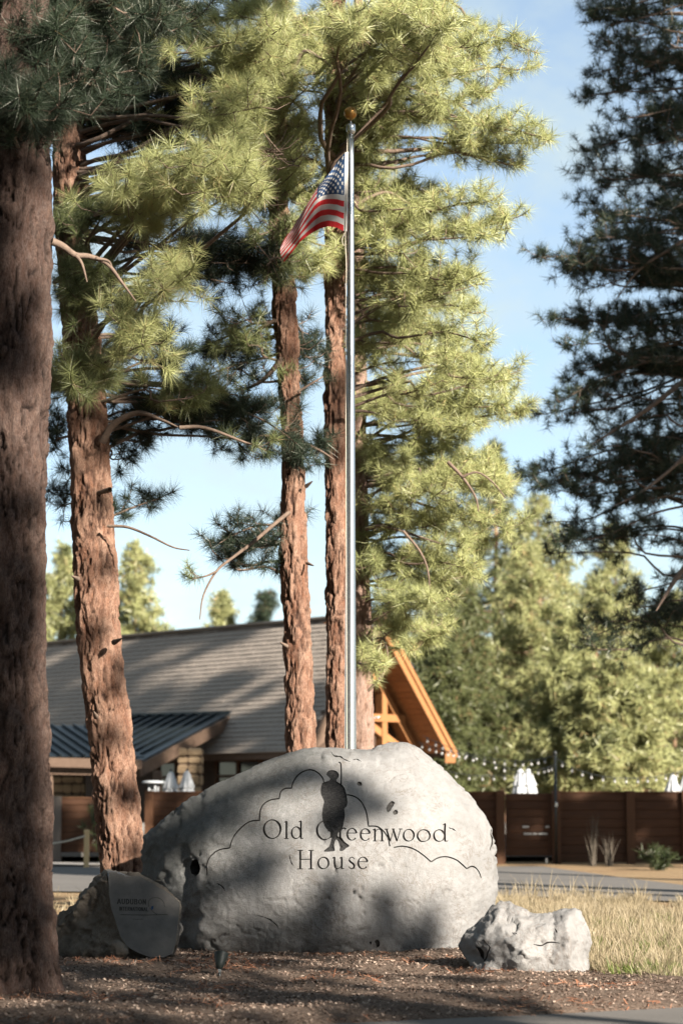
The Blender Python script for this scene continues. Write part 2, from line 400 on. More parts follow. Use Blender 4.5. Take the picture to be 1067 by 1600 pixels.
MF = [(-30, 19.6), (-3.2, 18.85), (-2.3, 19.05), (-1.6, 18.4), (-.5, 18.5), (0, 19.0), (1.3, 19.6), (2.9, 20.4), (4.2, 21.0)]
MBK = [(-30, 30), (-2, 31), (1.5, 30), (2.0, 26), (2.35, 23.6), (2.9, 22.2), (4.2, 21.3)]
def mulch_bump(V):
    e = np.interp(V[:, 0], [p[0] for p in MF], [p[1] for p in MF]); d = np.clip((V[:, 1] - e) / .5, 0, 1)
    return (-.03 + .042 * np.clip(d * 5, 0, 1) + .05 * d + .035 * fbm(V * np.array([1.7, 1.7, 0]), 4, 5) * d + .012 * vnoise(V * np.array([11, 11, 0]), 8) * d)
draped('mulch_bed', MF, MBK, MAT['mulch'], 0, 340, 72, mulch_bump)
DF = [(-60, 47), (-9, 46), (0, 43.5), (3, 43), (6.2, 40), (14, 36), (60, 20)]
draped('driveway', DF, [(-60, 61), (-9, 61.5), (5.6, 62.2), (6.4, 46.6), (14, 40.5), (60, 24)] if 0 else [(-60, 60.9), (5.4, 60.9), (5.7, 60.5), (6.0, 53), (6.4, 46.8), (14, 41), (60, 30)], MAT['asphalt'], .006, 120, 16)
draped('walkway', [(-60, 60.9), (-4.4, 60.9)], [(-60, 63.2), (-4.4, 63.2)], MAT['concrete'], .05, 20, 6)

# mulch chips and fallen needles
rs = np.random.RandomState(5)
def mulch_z(x, y):
    V = np.stack([x, y, 0 * x], -1); return np.interp(y, [p[0] for p in GB], [p[1] for p in GB]) + mulch_bump(V)
def chips(name, n, m, smin, smax, asp, patch, lift=.004):
    x = rs.uniform(-3.6, 3.6, n * 3); y = rs.uniform(18.4, 26.5, n * 3)
    e = np.interp(x, [p[0] for p in MF], [p[1] for p in MF]); b = np.interp(x, [p[0] for p in MBK], [p[1] for p in MBK])
    ok = (y > e - .12 * rs.rand(n * 3) ** 2) & (y < b)
    if patch is not None:
        ok &= (fbm(np.stack([x * .9, y * 1.3, 0 * x], -1), 3, 21) + .9 * np.exp(-np.maximum(y - e, 0) / .18)) > patch
    x, y = x[ok][:n], y[ok][:n]; k = len(x)
    a = rs.uniform(0, 6.283, k); L = rs.uniform(smin, smax, k); wd = L * rs.uniform(*asp, k); tl = rs.normal(0, .35, k); tw = rs.normal(0, .4, k)
    d = np.stack([np.cos(a) * np.cos(tl), np.sin(a) * np.cos(tl), np.sin(tl)], -1); s = np.stack([-np.sin(a) * np.cos(tw), np.cos(a) * np.cos(tw), np.sin(tw)], -1)
    c = np.stack([x, y, mulch_z(x, y) + lift + L * .15], -1)
    V = np.concatenate([c - d * L[:, None] / 2 - s * wd[:, None] / 2, c + d * L[:, None] / 2 - s * wd[:, None] / 2, c + d * L[:, None] / 2 + s * wd[:, None] / 2, c - d * L[:, None] / 2 + s * wd[:, None] / 2])
    i = np.arange(k); T = np.stack([i, i + k, i + 2 * k, i + 3 * k], -1)
    return link(name, npmesh(name, V, T, m, var=np.tile(rs.rand(k), 4)), kind='stuff')
def chipmat(name, a, b, c):
    m, N = material(name); N.pbr(N.ramp(N.attr('var'), [(0, a), (.6, b), (1, c)]), .95, 0, None, .1); MAT[name] = m; return m
chips('bark_chips', 34000, chipmat('chip', (.05, .032, .024), (.19, .135, .105), (.34, .265, .21)), .008, .032, (.3, .7), None)
chips('fallen_needles', 5500, chipmat('needle_litter', (.20, .075, .038), (.34, .15, .085), (.42, .24, .15)), .04, .11, (.04, .08), .55)

# grass: bunches of blades
def grass(name, centres, blades, h, spread, wd, m, lean=.5, seed=1):
    g = np.random.RandomState(seed); n = len(centres) * blades
    c = np.repeat(np.asarray(centres), blades, 0); a = g.uniform(0, 6.283, n); r = spread * np.sqrt(g.rand(n))
    H = np.repeat(g.uniform(h[0], h[1], len(centres)), blades) * g.uniform(.55, 1.1, n)
    b = c + np.stack([np.cos(a) * r, np.sin(a) * r, 0 * r], -1); b[:, 2] = np.interp(b[:, 1], [p[0] for p in GB], [p[1] for p in GB]) - .02 + c[:, 2]
    l = g.uniform(.1, lean, n); a2 = a + g.normal(0, .6, n)
    o = np.stack([np.cos(a2) * l, np.sin(a2) * l, np.sqrt(1 - l * l)], -1)
    mid = b + o * (H * .55)[:, None]; o2 = o + np.stack([np.cos(a2) * l, np.sin(a2) * l, -l * .9], -1); tip = mid + o2 * (H * .5)[:, None]
    p = g.uniform(0, 6.283, n); s = np.stack([np.cos(p), np.sin(p), 0 * p], -1) * wd
    V = np.concatenate([b - s, b + s, mid + s * .8, mid - s * .8, tip]); i = np.arange(n)
    T = np.concatenate([np.stack([i, i + n, i + 2 * n], -1), np.stack([i, i + 2 * n, i + 3 * n], -1), np.stack([i + 3 * n, i + 2 * n, i + 4 * n], -1)])
    v = np.tile(np.clip(np.repeat(g.rand(len(centres)), blades) * .7 + .3 * g.rand(n), 0, 1), 5)
    return link(name, npmesh(name, V, T, m, var=v), kind='stuff')
def spots(n, x0, x1, y0, y1, cond, seed):
    g = np.random.RandomState(seed); x = g.uniform(x0, x1, n); y = g.uniform(y0, y1, n); ok = cond(x, y)
    return np.stack([x[ok], y[ok], 0 * x[ok]], -1)
mbk = lambda x: np.interp(x, [p[0] for p in MBK], [p[1] for p in MBK]); dfr = lambda x: np.interp(x, [p[0] for p in DF], [p[1] for p in DF])
inb = lambda x, y: (y > mbk(np.minimum(x, 4.19)) + .1 + 1.2 * (x > 4.2)) & (y < dfr(x) - .3)
grass('dry_bunch_grass', spots(1500, 1.6, 9, 22, 43, lambda x, y: inb(x, y) & (fbm(np.stack([x * 1.6, y * .6, 0 * x], -1), 2, 31) > .0), 3), 80, (.14, .32), .20, .0044, MAT['grass_dry'], .75, 2)
grass('thin_grass', spots(1500, 1.8, 8, 21.6, 36, inb, 13), 14, (.15, .36), .25, .004, MAT['grass_dry'], .5, 7)
grass('green_grass', np.concatenate([spots(110, 2.55, 4.6, 21.5, 23.4, lambda x, y: inb(x, y) & (x + (y - 21.4) * .15 > 2.75), 6), spots(260, 2.0, 8, 22, 34, inb, 8)]), 34, (.10, .26), .14, .005, MAT['grass_green'], .6, 4)
grass('verge_weeds', np.concatenate([spots(60, 2.5, 7, 38, 43, lambda x, y: (y < dfr(x) - .1) & (y > dfr(x) - 2.5), 17)]), 12, (.3, .62), .10, .006, MAT['grass_dry'], .35, 9)
grass('left_weeds', spots(60, -6.5, -2.6, 31, 45, lambda x, y: y < dfr(x), 18), 16, (.12, .42), .2, .006, MAT['grass_dry'], .6, 10)

# ------------------------------------------------------------------ rocks
def inpoly(P, x, y):
    P = np.asarray(P, float); r = np.zeros(np.shape(x), bool); j = len(P) - 1
    for i in range(len(P)):
        xi, yi = P[i]; xj, yj = P[j]
        if yi != yj: r ^= ((yi > y) != (yj > y)) & (x < (xj - xi) * (y - yi) / (yj - yi) + xi)
        j = i
    return r
def inflate(rim, step=4, it=1500):
    """smooth dome over an outline: 0 on the rim, 1 at its highest"""
    rim = np.asarray(rim, float); x0, y0 = rim.min(0) - 2 * step; x1, y1 = rim.max(0) + 2 * step
    X, Y = np.meshgrid(np.arange(x0, x1, step), np.arange(y0, y1, step)); M = inpoly(rim, X, Y); H = np.zeros(X.shape)
    for _ in range(it):
        H[1:-1, 1:-1] = (H[:-2, 1:-1] + H[2:, 1:-1] + H[1:-1, :-2] + H[1:-1, 2:]) / 4 + 1; H[~M] = 0
    H /= H.max()
    def f(px, py):
        u = np.clip((px - x0) / step, 0, X.shape[1] - 1.001); v = np.clip((py - y0) / step, 0, X.shape[0] - 1.001)
        i, j = u.astype(int), v.astype(int); a, b = u - i, v - j
        return (H[j, i] * (1 - a) + H[j, i + 1] * a) * (1 - b) + (H[j + 1, i] * (1 - a) + H[j + 1, i + 1] * a) * b
    return f
def resample(P, d):
    P = np.asarray(P, float); P = np.vstack([P, P[:1]]); o = []
    for a, b in zip(P[:-1], P[1:]):
        n = max(1, int(round(np.hypot(*(b - a)) / d)))
        for k in range(n): o.append(a + (b - a) * k / n)
    return np.array(o)
def cdt(rim, polys, spacing, seed):
    g = np.random.RandomState(seed); x0, y0 = rim.min(0); x1, y1 = rim.max(0)
    X, Y = np.meshgrid(np.arange(x0, x1, spacing), np.arange(y0, y1, spacing * .9)); X[1::2] += spacing / 2
    P = np.stack([X.ravel(), Y.ravel()], -1) + g.uniform(-.28, .28, (X.size, 2)) * spacing; P = P[inpoly(rim, P[:, 0], P[:, 1])]
    con = [rim] + [resample(q, 2.0) for q in polys]; C = np.vstack(con); keep = np.ones(len(P), bool)
    for i in range(0, len(P), 2000):
        q = P[i:i + 2000]; keep[i:i + 2000] = np.sqrt(((q[:, None] - C[None]) ** 2).sum(2).min(1)) > spacing * .45
    P = P[keep]; F = []; b = 0; V = []
    for q in [rim] + list(polys):
        q = np.asarray(q, float); ar = np.sum(q[:, 0] * np.roll(q[:, 1], -1) - np.roll(q[:, 0], -1) * q[:, 1]); ids = list(range(b, b + len(q)))
        F.append(ids if ar > 0 else ids[::-1]); b += len(q); V += [tuple(p) for p in q]
    V += [tuple(p) for p in P]
    v, e, f, ov, oe, of = delaunay_2d_cdt([Vector(p) for p in V], [], F, 1, 1e-4)
    return np.array([tuple(p) for p in v]), f, ov, of
def rock(rim, depth, back, spacing, noise, name, mat, parent, carve=(), seed=1, calm=None, flat=False):
    """rim: outline in photograph pixels; depth(px,py): distance of the front surface; back: thickness behind the rim.
    carve: (polys, depth, part name, material), later entries win where they overlap"""
    rim = resample(rim, spacing * 1.2); polys = []; cls = [0]
    for k, (pl, *_r) in enumerate(carve):
        for q in pl: polys.append(np.asarray(q, float)); cls.append(k + 1)
    v, f, ov, of = cdt(rim, polys, spacing, seed)
    c = np.array([max((cls[i] for i in o), default=0) for o in of])
    T = np.array([t for t in f]); a = v[T[:, 1]] - v[T[:, 0]]; b = v[T[:, 2]] - v[T[:, 0]]
    fl = (a[:, 0] * b[:, 1] - a[:, 1] * b[:, 0]) > 0; T[fl] = T[fl][:, ::-1]       # face the camera
    T = T[:, ::-1]
    P = pw(v[:, 0], v[:, 1], depth(v[:, 0], v[:, 1]))
    # back
    inf = inflate(rim, 5, 900); bv, bf, bov, _ = cdt(rim, [], spacing * 3.2, seed + 1)
    rid = {}
    for i, o in enumerate(ov):
        for k in o:
            if k < len(rim): rid[k] = i
    bmap = np.full(len(bv), -1)
    for i, o in enumerate(bov):
        for k in o:
            if k < len(rim) and k in rid: bmap[i] = rid[k]
    BT = np.array([t for t in bf]); a = bv[BT[:, 1]] - bv[BT[:, 0]]; b = bv[BT[:, 2]] - bv[BT[:, 0]]
    fl = (a[:, 0] * b[:, 1] - a[:, 1] * b[:, 0]) < 0; BT[fl] = BT[fl][:, ::-1]; BT = BT[:, ::-1]
    new = bmap < 0; n0 = len(P); bmap[new] = n0 + np.arange(new.sum())
    BP = pw(bv[new, 0], bv[new, 1], depth(bv[new, 0], bv[new, 1]) * 0 + depth(rim[:, 0], rim[:, 1]).mean() + back * np.sqrt(inf(bv[new, 0], bv[new, 1])))
    P = np.vstack([P, BP]); BT = bmap[BT]
    def vn(P, T):
        n = np.cross(P[T[:, 1]] - P[T[:, 0]], P[T[:, 2]] - P[T[:, 0]]); o = np.zeros_like(P)
        for k in range(3): np.add.at(o, T[:, k], n)
        return o / np.maximum(np.linalg.norm(o, axis=1), 1e-9)[:, None]
    AT = np.vstack([T, BT]); nr = vn(P, AT)
    if nr[:n0][:, 1].mean() > 0: AT = AT[:, ::-1]; T = T[:, ::-1]; BT = BT[:, ::-1]; nr = -nr
    amt = noise(P)
    if calm is not None: amt[:n0] *= calm(v[:, 0], v[:, 1])
    P = P + nr * amt[:, None]; nr = vn(P, AT)
    dep = [0] + [q[1] for q in carve]
    tris = {k: [] for k in range(len(dep))}; key = {}; VV = []
    def vert(i, k):
        if (i, k) not in key: key[(i, k)] = len(VV); VV.append(P[i] - nr[i] * dep[k] if k else P[i])
        return key[(i, k)]
    edge = {}
    for t, k in zip(T, c):
        tris[k].append((vert(t[0], k), vert(t[1], k), vert(t[2], k)))
        for q in range(3): edge[(t[q], t[(q + 1) % 3])] = k
    for t in BT: tris[0].append((vert(t[0], 0), vert(t[1], 0), vert(t[2], 0)))
    for (i, j), k in edge.items():
        k2 = edge.get((j, i))
        if k2 is None or dep[k2] >= dep[k] - 1e-9 or k2 == k: continue
        A, B, C_, D = vert(i, k), vert(j, k), vert(j, k2), vert(i, k2)
        tris[k] += [(A, B, C_), (A, C_, D)]
    VV = np.array(VV); res = None
    body = None
    for k in range(len(dep)):
        if not tris[k]: continue
        t = np.array(tris[k])[:, ::-1] if False else np.array(tris[k]); u, inv = np.unique(t, return_inverse=True)
        nm = name if k == 0 else carve[k - 1][2]; m = mat if k == 0 else carve[k - 1][3]
        o = link(nm, npmesh(nm, VV[u], inv.reshape(t.shape), m, smooth=(k == 0 and not flat)), parent)
    return P

# ---- lettering strokes (an old-style roman, drawn as pen strokes of changing width, in photograph pixels)
def stroke(P, wd):
    P = np.asarray(P, float); wd = np.broadcast_to(np.asarray(wd, float), (len(P),)); d = np.gradient(P, axis=0)
    d /= np.maximum(np.hypot(d[:, 0], d[:, 1]), 1e-9)[:, None]; n = np.stack([-d[:, 1], d[:, 0]], -1)
    l = P + n * wd[:, None] / 2; r = P - n * wd[:, None] / 2
    return [np.array([l[i], l[i + 1], r[i + 1], r[i]]) for i in range(len(P) - 1)]
def arc(c, rx, ry, a0, a1, n, thick, thin, tilt=.35):
    t = np.radians(np.linspace(a0, a1, n)); x = c[0] + rx * np.cos(t); y = c[1] - ry * np.sin(t)
    w = thin + (thick - thin) * np.abs(np.cos(t - tilt)) ** 1.5
    return stroke(np.stack([x, y], -1), w)
def glyph(ch, x0, x1, yb, yx, ya, tk=3.0, th=1.25):
    """strokes of one letter between x0 and x1; yb baseline, yx height of small letters, ya height of capitals"""
    w = x1 - x0; X = lambda u: x0 + u * w; Y = lambda v: yb + (yx - yb) * v; A = lambda v: yb + (ya - yb) * v; o = []
    ln = lambda a, b, q: stroke([a, ((a[0] + b[0]) / 2, (a[1] + b[1]) / 2), b], q)
    ser = lambda x, y, s=3.6: ln((x - s, y), (x + s, y), 1.3)
    flag = lambda x, y: ln((x - 3.4, y + 1.9), (x + .6, y - .2), 1.6)
    if ch == 'O': o += arc((X(.5), A(.5)), w * .46, (yb - ya) * .49, 0, 360, 40, tk * 1.1, th)
    elif ch == 'o': o += arc((X(.5), Y(.5)), w * .44, (yb - yx) * .48, 0, 360, 30, tk, th)
    elif ch == 'e':
        o += arc((X(.5), Y(.5)), w * .44, (yb - yx) * .49, 12, 322, 28, tk, th, .2) + ln((X(.08), Y(.60)), (X(.93), Y(.60)), 1.2)
    elif ch == 'l':
        o += ln((X(.5), A(1)), (X(.5), yb), tk) + ser(X(.5), yb) + flag(X(.5), A(1))
    elif ch == 'd':
        o += arc((X(.42), Y(.5)), w * .38, (yb - yx) * .48, 0, 360, 28, tk, th) + ln((X(.82), A(1.02)), (X(.82), yb), tk * .9) + flag(X(.82), A(1.02)) + ln((X(.82), yb - .6), (X(1.02), yb - .9), 1.4)
    elif ch == 'G':
        o += arc((X(.5), A(.5)), w * .47, (yb - ya) * .49, 38, 318, 34, tk * 1.1, th) + ln((X(.86), A(.46)), (X(.86), A(.10)), tk * .95) + ln((X(.66), A(.46)), (X(1.02), A(.46)), 1.3) + ln((X(.87), A(.97)), (X(.87), A(.74)), 1.4)
    elif ch == 'r':
        o += ln((X(.28), Y(1)), (X(.28), yb), tk * .95) + ser(X(.28), yb) + flag(X(.28), Y(1)) + stroke([(X(.32), Y(.72)), (X(.5), Y(.95)), (X(.72), Y(1)), (X(.92), Y(.9))], [1.2, 1.6, 2.2, 2.8])
    elif ch == 'n':
        o += ln((X(.2), Y(1)), (X(.2), yb), tk * .95) + ser(X(.2), yb, 3.2) + flag(X(.2), Y(1)) + stroke(catmull([(X(.22), Y(.72)), (X(.42), Y(.96)), (X(.66), Y(.94)), (X(.8), Y(.66)), (X(.8), Y(.3)), (X(.8), Y(0))], 4), [1.2] * 6 + [1.8] * 4 + [tk * .95] * 11) + ser(X(.8), yb, 3.2)
    elif ch == 'u':
        o += ln((X(.8), Y(1)), (X(.8), yb), tk * .95) + flag(X(.8), Y(1)) + ln((X(.8), yb - .5), (X(1), yb - .7), 1.3) + flag(X(.2), Y(1)) + stroke(catmull([(X(.2), Y(1)), (X(.2), Y(.4)), (X(.32), Y(.07)), (X(.56), Y(.05)), (X(.79), Y(.28))], 5), [tk * .95] * 9 + [1.9] * 5 + [1.2] * 7)
    elif ch == 'w':
        o += ln((X(.06), Y(1)), (X(.3), Y(0)), tk * .9) + ln((X(.3), Y(0)), (X(.52), Y(1)), 1.3) + ln((X(.48), Y(1)), (X(.72), Y(0)), tk * .9) + ln((X(.72), Y(0)), (X(.94), Y(1)), 1.3)
        o += ser(X(.06), Y(1), 3) + ser(X(.5), Y(1), 2.4) + ser(X(.94), Y(1), 3)
    elif ch == 's':
        o += stroke(catmull([(X(.84), Y(.80)), (X(.62), Y(.97)), (X(.34), Y(.93)), (X(.24), Y(.74)), (X(.42), Y(.56)), (X(.66), Y(.44)), (X(.80), Y(.25)), (X(.66), Y(.05)), (X(.38), Y(.03)), (X(.16), Y(.20))], 4), [1.2] * 8 + [1.8] * 4 + [tk * .95] * 16 + [1.8] * 4 + [1.2] * 5)
    elif ch == 'H':
        o += ln((X(.2), A(1)), (X(.2), yb), tk) + ln((X(.8), A(1)), (X(.8), yb), tk) + ln((X(.2), A(.52)), (X(.8), A(.52)), 1.3)
        for u in (.2, .8): o += ser(X(u), yb, 4.4) + ser(X(u), A(1), 4.4)
    return o

BR = [(219, 1336), (223, 1309), (233, 1296), (256, 1282), (280, 1262), (301, 1249), (322, 1237), (345, 1223), (372, 1211), (400, 1198), (424, 1187), (447, 1178), (470, 1172), (492, 1169), (520, 1168), (552, 1170), (580, 1171), (596, 1166), (614, 1162), (632, 1163), (650, 1169), (668, 1181), (690, 1198), (707, 1216), (723, 1234), (737, 1253), (750, 1271), (760, 1292), (767, 1312), (773, 1334), (776, 1352), (779, 1375), (780, 1392), (774, 1411), (763, 1428), (750, 1441), (738, 1455), (722, 1471), (706, 1488), (694, 1499), (660, 1506), (620, 1508), (560, 1507), (510, 1502), (470, 1495), (440, 1488), (410, 1486), (370, 1487), (330, 1484), (300, 1480), (276, 1476), (250, 1450), (232, 1410), (222, 1370)]
BR = [(x, y + (34 if y > 1465 else max(0, (y - 1400) / 65 * 34) if x > 700 else 0)) for x, y in BR]
binf = inflate(BR, 4, 2500)
YB = 26.7
def bdepth(px, py):
    i = np.clip(binf(px, py), 0, 1)
    d = .78 * np.power(i, .42) + .22 * i
    lean = (1500 - py) / 330 * .34                     # the face leans back
    left = .55 * smooth01((330 - px) / 110) * (1 - i * .3)
    ridge = .10 * np.exp(-((px - 292) / 10) ** 2) * smooth01((py - 1330) / 40) * np.minimum(1, i * 8)
    top = .05 * np.exp(-((py - (1186 + (px - 540) * .05)) / 7) ** 2) * ((px > 505) & (px < 590)) * np.minimum(1, i * 9)
    return YB - d + lean * .75 + left * .5 + ridge - top
def bnoise(P):
    a = .034 * fbm(P * 1.3, 3, 2) + .007 * fbm(P * 5.5, 3, 6) + .005 * fbm(P * 22, 3, 9)
    f1, f2, _ = worley(P * np.array([1.5, 1.5, 1.9]) + .25 * fbm(P * 3, 2, 3)[:, None], 4)
    crack = np.exp(-((f2 - f1) / .018) ** 2) * smooth01(fbm(P * 1.1, 2, 12) * 2 - .2)
    pits = np.clip(fbm(P * 15, 3, 14) - .62, 0, 1)
    a = a + smooth01((-1.0 - P[:, 0]) / .7) * (.022 * fbm(P * 4.5, 4, 31) + .03 * facet(P, 3.2, 35) + .014 * (worley(P * 5.5 + .3 * fbm(P * 4, 2, 3)[:, None], 33)[2] - .5))
    return a - .022 * crack - .10 * pits * smooth01(fbm(P * .9, 2, 77) * 2)
TX = []
for ch, x0, x1, dy in (('O', 411.5, 439.5, 0), ('l', 443, 452, 0), ('d', 455, 473.5, .3), ('G', 494.5, 521, 1.5), ('r', 527.5, 541.5, 2.2), ('e', 541.5, 558, 2.6), ('e', 562.3, 579, 3), ('n', 582, 600.5, 3.4), ('w', 602, 627, 3.9), ('o', 629, 647.5, 4.2), ('o', 650.5, 673, 4.5), ('d', 677, 699.5, 4.2)):
    cap = 29.5 if ch in 'OG' else 27.5 if ch in 'ld' else 28
    TX.append(glyph(ch, x0, x1, 1311.3 + dy, 1311.3 + dy - 19, 1311.3 + dy - cap))
for ch, x0, x1 in (('H', 463.5, 491.5), ('o', 496, 514.5), ('u', 519, 537.5), ('s', 542.5, 556), ('e', 558.5, 575)):
    TX.append(glyph(ch, x0, x1, 1358.5, 1340, 1329.5))
def z1(L): return [(x / 2.134 + 60, y / 2.134 + 1130) for x, y in L]
def z2(L): return [(x / 2.6675 + 400, y / 2.6675 + 1130) for x, y in L]
def z3(L): return [(x / 3.3344 + 400, y / 3.3344 + 1180) for x, y in L]
CL = []
for L in (z1([(556, 507), (560, 470), (575, 442), (602, 420), (637, 415)]), z1([(637, 415), (652, 375), (683, 345), (711, 330), (740, 327)]), z1([(738, 327), (740, 300), (750, 276), (771, 259), (805, 252)]),
          z1([(803, 252), (808, 230), (821, 219), (843, 217)]), z1([(843, 219), (852, 193), (872, 169), (905, 157), (932, 167), (948, 186), (953, 206)]),
          z2([(378, 303), (410, 310), (440, 335), (460, 378), (469, 432)]), z2([(469, 431), (503, 432), (530, 451), (549, 480), (557, 515)]),
          z2([(574, 520), (610, 515), (652, 524), (692, 547), (731, 580)]), z2([(731, 579), (762, 562), (800, 559), (842, 576), (881, 609)]), z2([(881, 607), (900, 598), (921, 603), (938, 622), (948, 645)]),
          z3([(443, 160), (444, 110), (443, 62), (440, 44), (431, 38)])):
    CL.append(stroke(catmull(L, 4), 2.1))
FG = [catmull(z3([(366, 104), (372, 90), (385, 82), (403, 81), (421, 88), (431, 101), (431, 117), (421, 129), (419, 142), (441, 154), (459, 172), (469, 205), (476, 245), (472, 272), (459, 284), (463, 318), (456, 356), (447, 392), (427, 408), (425, 425), (445, 432), (460, 453), (480, 468), (486, 477), (470, 486), (452, 501), (435, 500), (437, 483), (428, 452), (416, 441), (406, 470), (411, 498), (396, 504), (356, 505), (360, 494), (380, 479), (390, 449), (396, 420), (386, 402), (366, 386), (351, 355), (343, 312), (352, 262), (354, 244), (341, 214), (337, 188), (345, 150), (379, 139), (386, 124), (371, 113)]), 2)[:-1]]
HOLE = [catmull([(296, 1366), (293, 1356), (298, 1345), (305, 1344), (309, 1352), (309, 1363), (304, 1369), (296, 1366)], 3)[:-1]]
PITS = [catmull(L + [L[0]], 2)[:-1] for L in ([(606, 1258), (612, 1252), (617, 1255), (612, 1263), (607, 1270), (603, 1265)], [(614, 1268), (620, 1266), (621, 1272), (615, 1274)], [(585, 1472), (591, 1470), (594, 1479), (589, 1483)], [(576, 1474), (581, 1473), (579, 1478)], [(559, 1222), (565, 1224), (564, 1229), (558, 1227)])]
CRK = []
for L in ([(517, 1176), (522, 1182), (532, 1183), (538, 1187), (547, 1190)], [(552, 1187), (558, 1186), (564, 1190)], [(452, 1337), (455, 1348), (459, 1354)], [(338, 1381), (346, 1386), (352, 1394)], [(762, 1300), (765, 1316), (764, 1330)], [(702, 1293), (707, 1296), (712, 1300)],
          [(400, 1430), (418, 1436), (430, 1444), (436, 1452)]):
    P_ = catmull(L, 3); CRK.append(stroke(P_, .6 + 1.6 * np.sin(np.linspace(.1, 3.0, len(P_))) * (0.7 + .5 * np.sin(np.arange(len(P_)) * 2.1))))
boulder = empty('boulder', pw(500, 1480, YB), label='huge pale granite boulder carved with Old Greenwood House and a golfer', cat='boulder')
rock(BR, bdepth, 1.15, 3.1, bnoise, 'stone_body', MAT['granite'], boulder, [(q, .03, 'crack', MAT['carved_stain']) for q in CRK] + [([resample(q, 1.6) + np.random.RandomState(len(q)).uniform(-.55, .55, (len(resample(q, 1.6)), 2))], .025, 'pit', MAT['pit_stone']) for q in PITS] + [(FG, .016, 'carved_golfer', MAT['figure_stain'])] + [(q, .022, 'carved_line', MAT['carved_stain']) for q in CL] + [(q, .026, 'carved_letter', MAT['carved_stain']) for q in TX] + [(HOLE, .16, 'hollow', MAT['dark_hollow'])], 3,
     calm=lambda px, py: 1 - .55 * np.exp(-(np.maximum(0, np.abs(px - 555) - 130) / 40) ** 2 - (np.maximum(0, np.abs(py - 1290) - 85) / 30) ** 2))

# left rock with its polished face
LR = [(x, y + (18 if y > 1495 and x < 230 else 0)) for x, y in [(80, 1452), (92, 1430), (108, 1415), (124, 1398), (140, 1382), (152, 1370), (163, 1359), (172, 1357), (184, 1359), (196, 1364), (206, 1367), (216, 1366), (228, 1372), (243, 1381), (258, 1389), (272, 1399), (284, 1409), (283, 1430), (279, 1456), (277, 1478), (273, 1496), (255, 1502), (225, 1503), (190, 1506), (150, 1508), (110, 1514), (78, 1516), (70, 1480)]]
FACE = [(167, 1361), (184, 1363), (197, 1368), (206, 1370), (217, 1369.5), (242, 1384), (257, 1392), (271, 1402), (281, 1411), (279.5, 1430), (276, 1456), (274, 1477), (270, 1494), (256, 1499), (236, 1497), (214, 1489), (199, 1480), (188, 1464), (183, 1448), (174, 1420), (170, 1395)]
FP = np.array(FACE)
def segdist(P, x, y):
    d = np.full(np.shape(x), 1e9)
    for a, b in zip(P, np.roll(P, -1, 0)):
        t = np.clip(((x - a[0]) * (b[0] - a[0]) + (y - a[1]) * (b[1] - a[1])) / max(1e-9, ((b - a) ** 2).sum()), 0, 1)
        d = np.minimum(d, np.hypot(x - a[0] - t * (b[0] - a[0]), y - a[1] - t * (b[1] - a[1])))
    return d
linf = inflate(LR, 4, 1200)
def ldepth(px, py):
    inside = inpoly(FACE, px, py); d = segdist(FP, px, py); d = np.where(inside, 0, d)
    plane = 24.35 + (1500 - py) / 150 * .30 - (px - 230) / 100 * .06
    left = (px < 200) | (py > 1480)
    return plane + np.where(inside, 0, np.where(left, .035 * np.minimum(1, d / 3) + .0052 * d + .25 * (1 - np.minimum(1, linf(px, py) * 6)), .015 * d)) - .12 * np.where(inside, 0, np.exp(-((py - 1490) / 18.) ** 2) * np.minimum(1, d / 8) * (px < 200))
def lnoise(P):
    f1, f2, i = worley(P * 4.5, 3)
    return .05 * fbm(P * 3.2, 4, 22) + .040 * facet(P, 4.5, 71) + .018 * facet(P, 11, 73) + .012 * fbm(P * 16, 3, 25)
CAP = {'A': [[(.0, 0), (.5, 1), (1, 0)], [(.2, .36), (.8, .36)]], 'U': [[(.1, 1), (.1, .3), (.3, .02), (.7, .02), (.9, .3), (.9, 1)]], 'D': [[(.12, 0), (.12, 1), (.55, 1), (.9, .72), (.9, .28), (.55, 0), (.12, 0)]],
       'B': [[(.12, 0), (.12, 1), (.6, 1), (.8, .78), (.6, .54), (.12, .54)], [(.6, .54), (.9, .28), (.62, 0), (.12, 0)]], 'O': [[(.5, 1), (.15, .8), (.05, .5), (.15, .2), (.5, 0), (.85, .2), (.95, .5), (.85, .8), (.5, 1)]],
       'N': [[(.1, 0), (.1, 1), (.9, 0), (.9, 1)]], 'I': [[(.5, 0), (.5, 1)]], 'T': [[(0, 1), (1, 1)], [(.5, 1), (.5, 0)]], 'E': [[(.9, 1), (.12, 1), (.12, 0), (.9, 0)], [(.12, .52), (.75, .52)]],
       'R': [[(.12, 0), (.12, 1), (.65, 1), (.85, .76), (.65, .52), (.12, .52)], [(.5, .52), (.95, 0)]], 'L': [[(.12, 1), (.12, 0), (.9, 0)]]}
def caps(word, x0, x1, yb, h, slope, wd):
    n = len(word); o = []; outp = []; wch = [.45 if c == 'I' else 1 for c in word]; tot = sum(wch); x = x0
    for c, q in zip(word, wch):
        cw = (x1 - x0) / tot * q
        for L in CAP[c]:
            for a, b in zip(L[:-1], L[1:]):
                m = lambda p: np.array((x + cw * (.12 + .72 * p[0]), yb + slope * (x - x0) - h * p[1])); A, B = m(a), m(b); t = (B - A) / max(1e-6, np.hypot(*(B - A)))
                vert = abs(B[1] - A[1]) > abs(B[0] - A[0]); o += stroke([A - t * wd * .3, (A + B) / 2, B + t * wd * .3], wd * (1.25 if vert else .75))
        x += cw; outp.append(o); o = []
    return outp
LT = caps('AUDUBON', 183, 229, 1413, 7.6, .02, 1.35) + caps('INTERNATIONAL', 186, 232, 1423.5, 5.6, .02, .95)
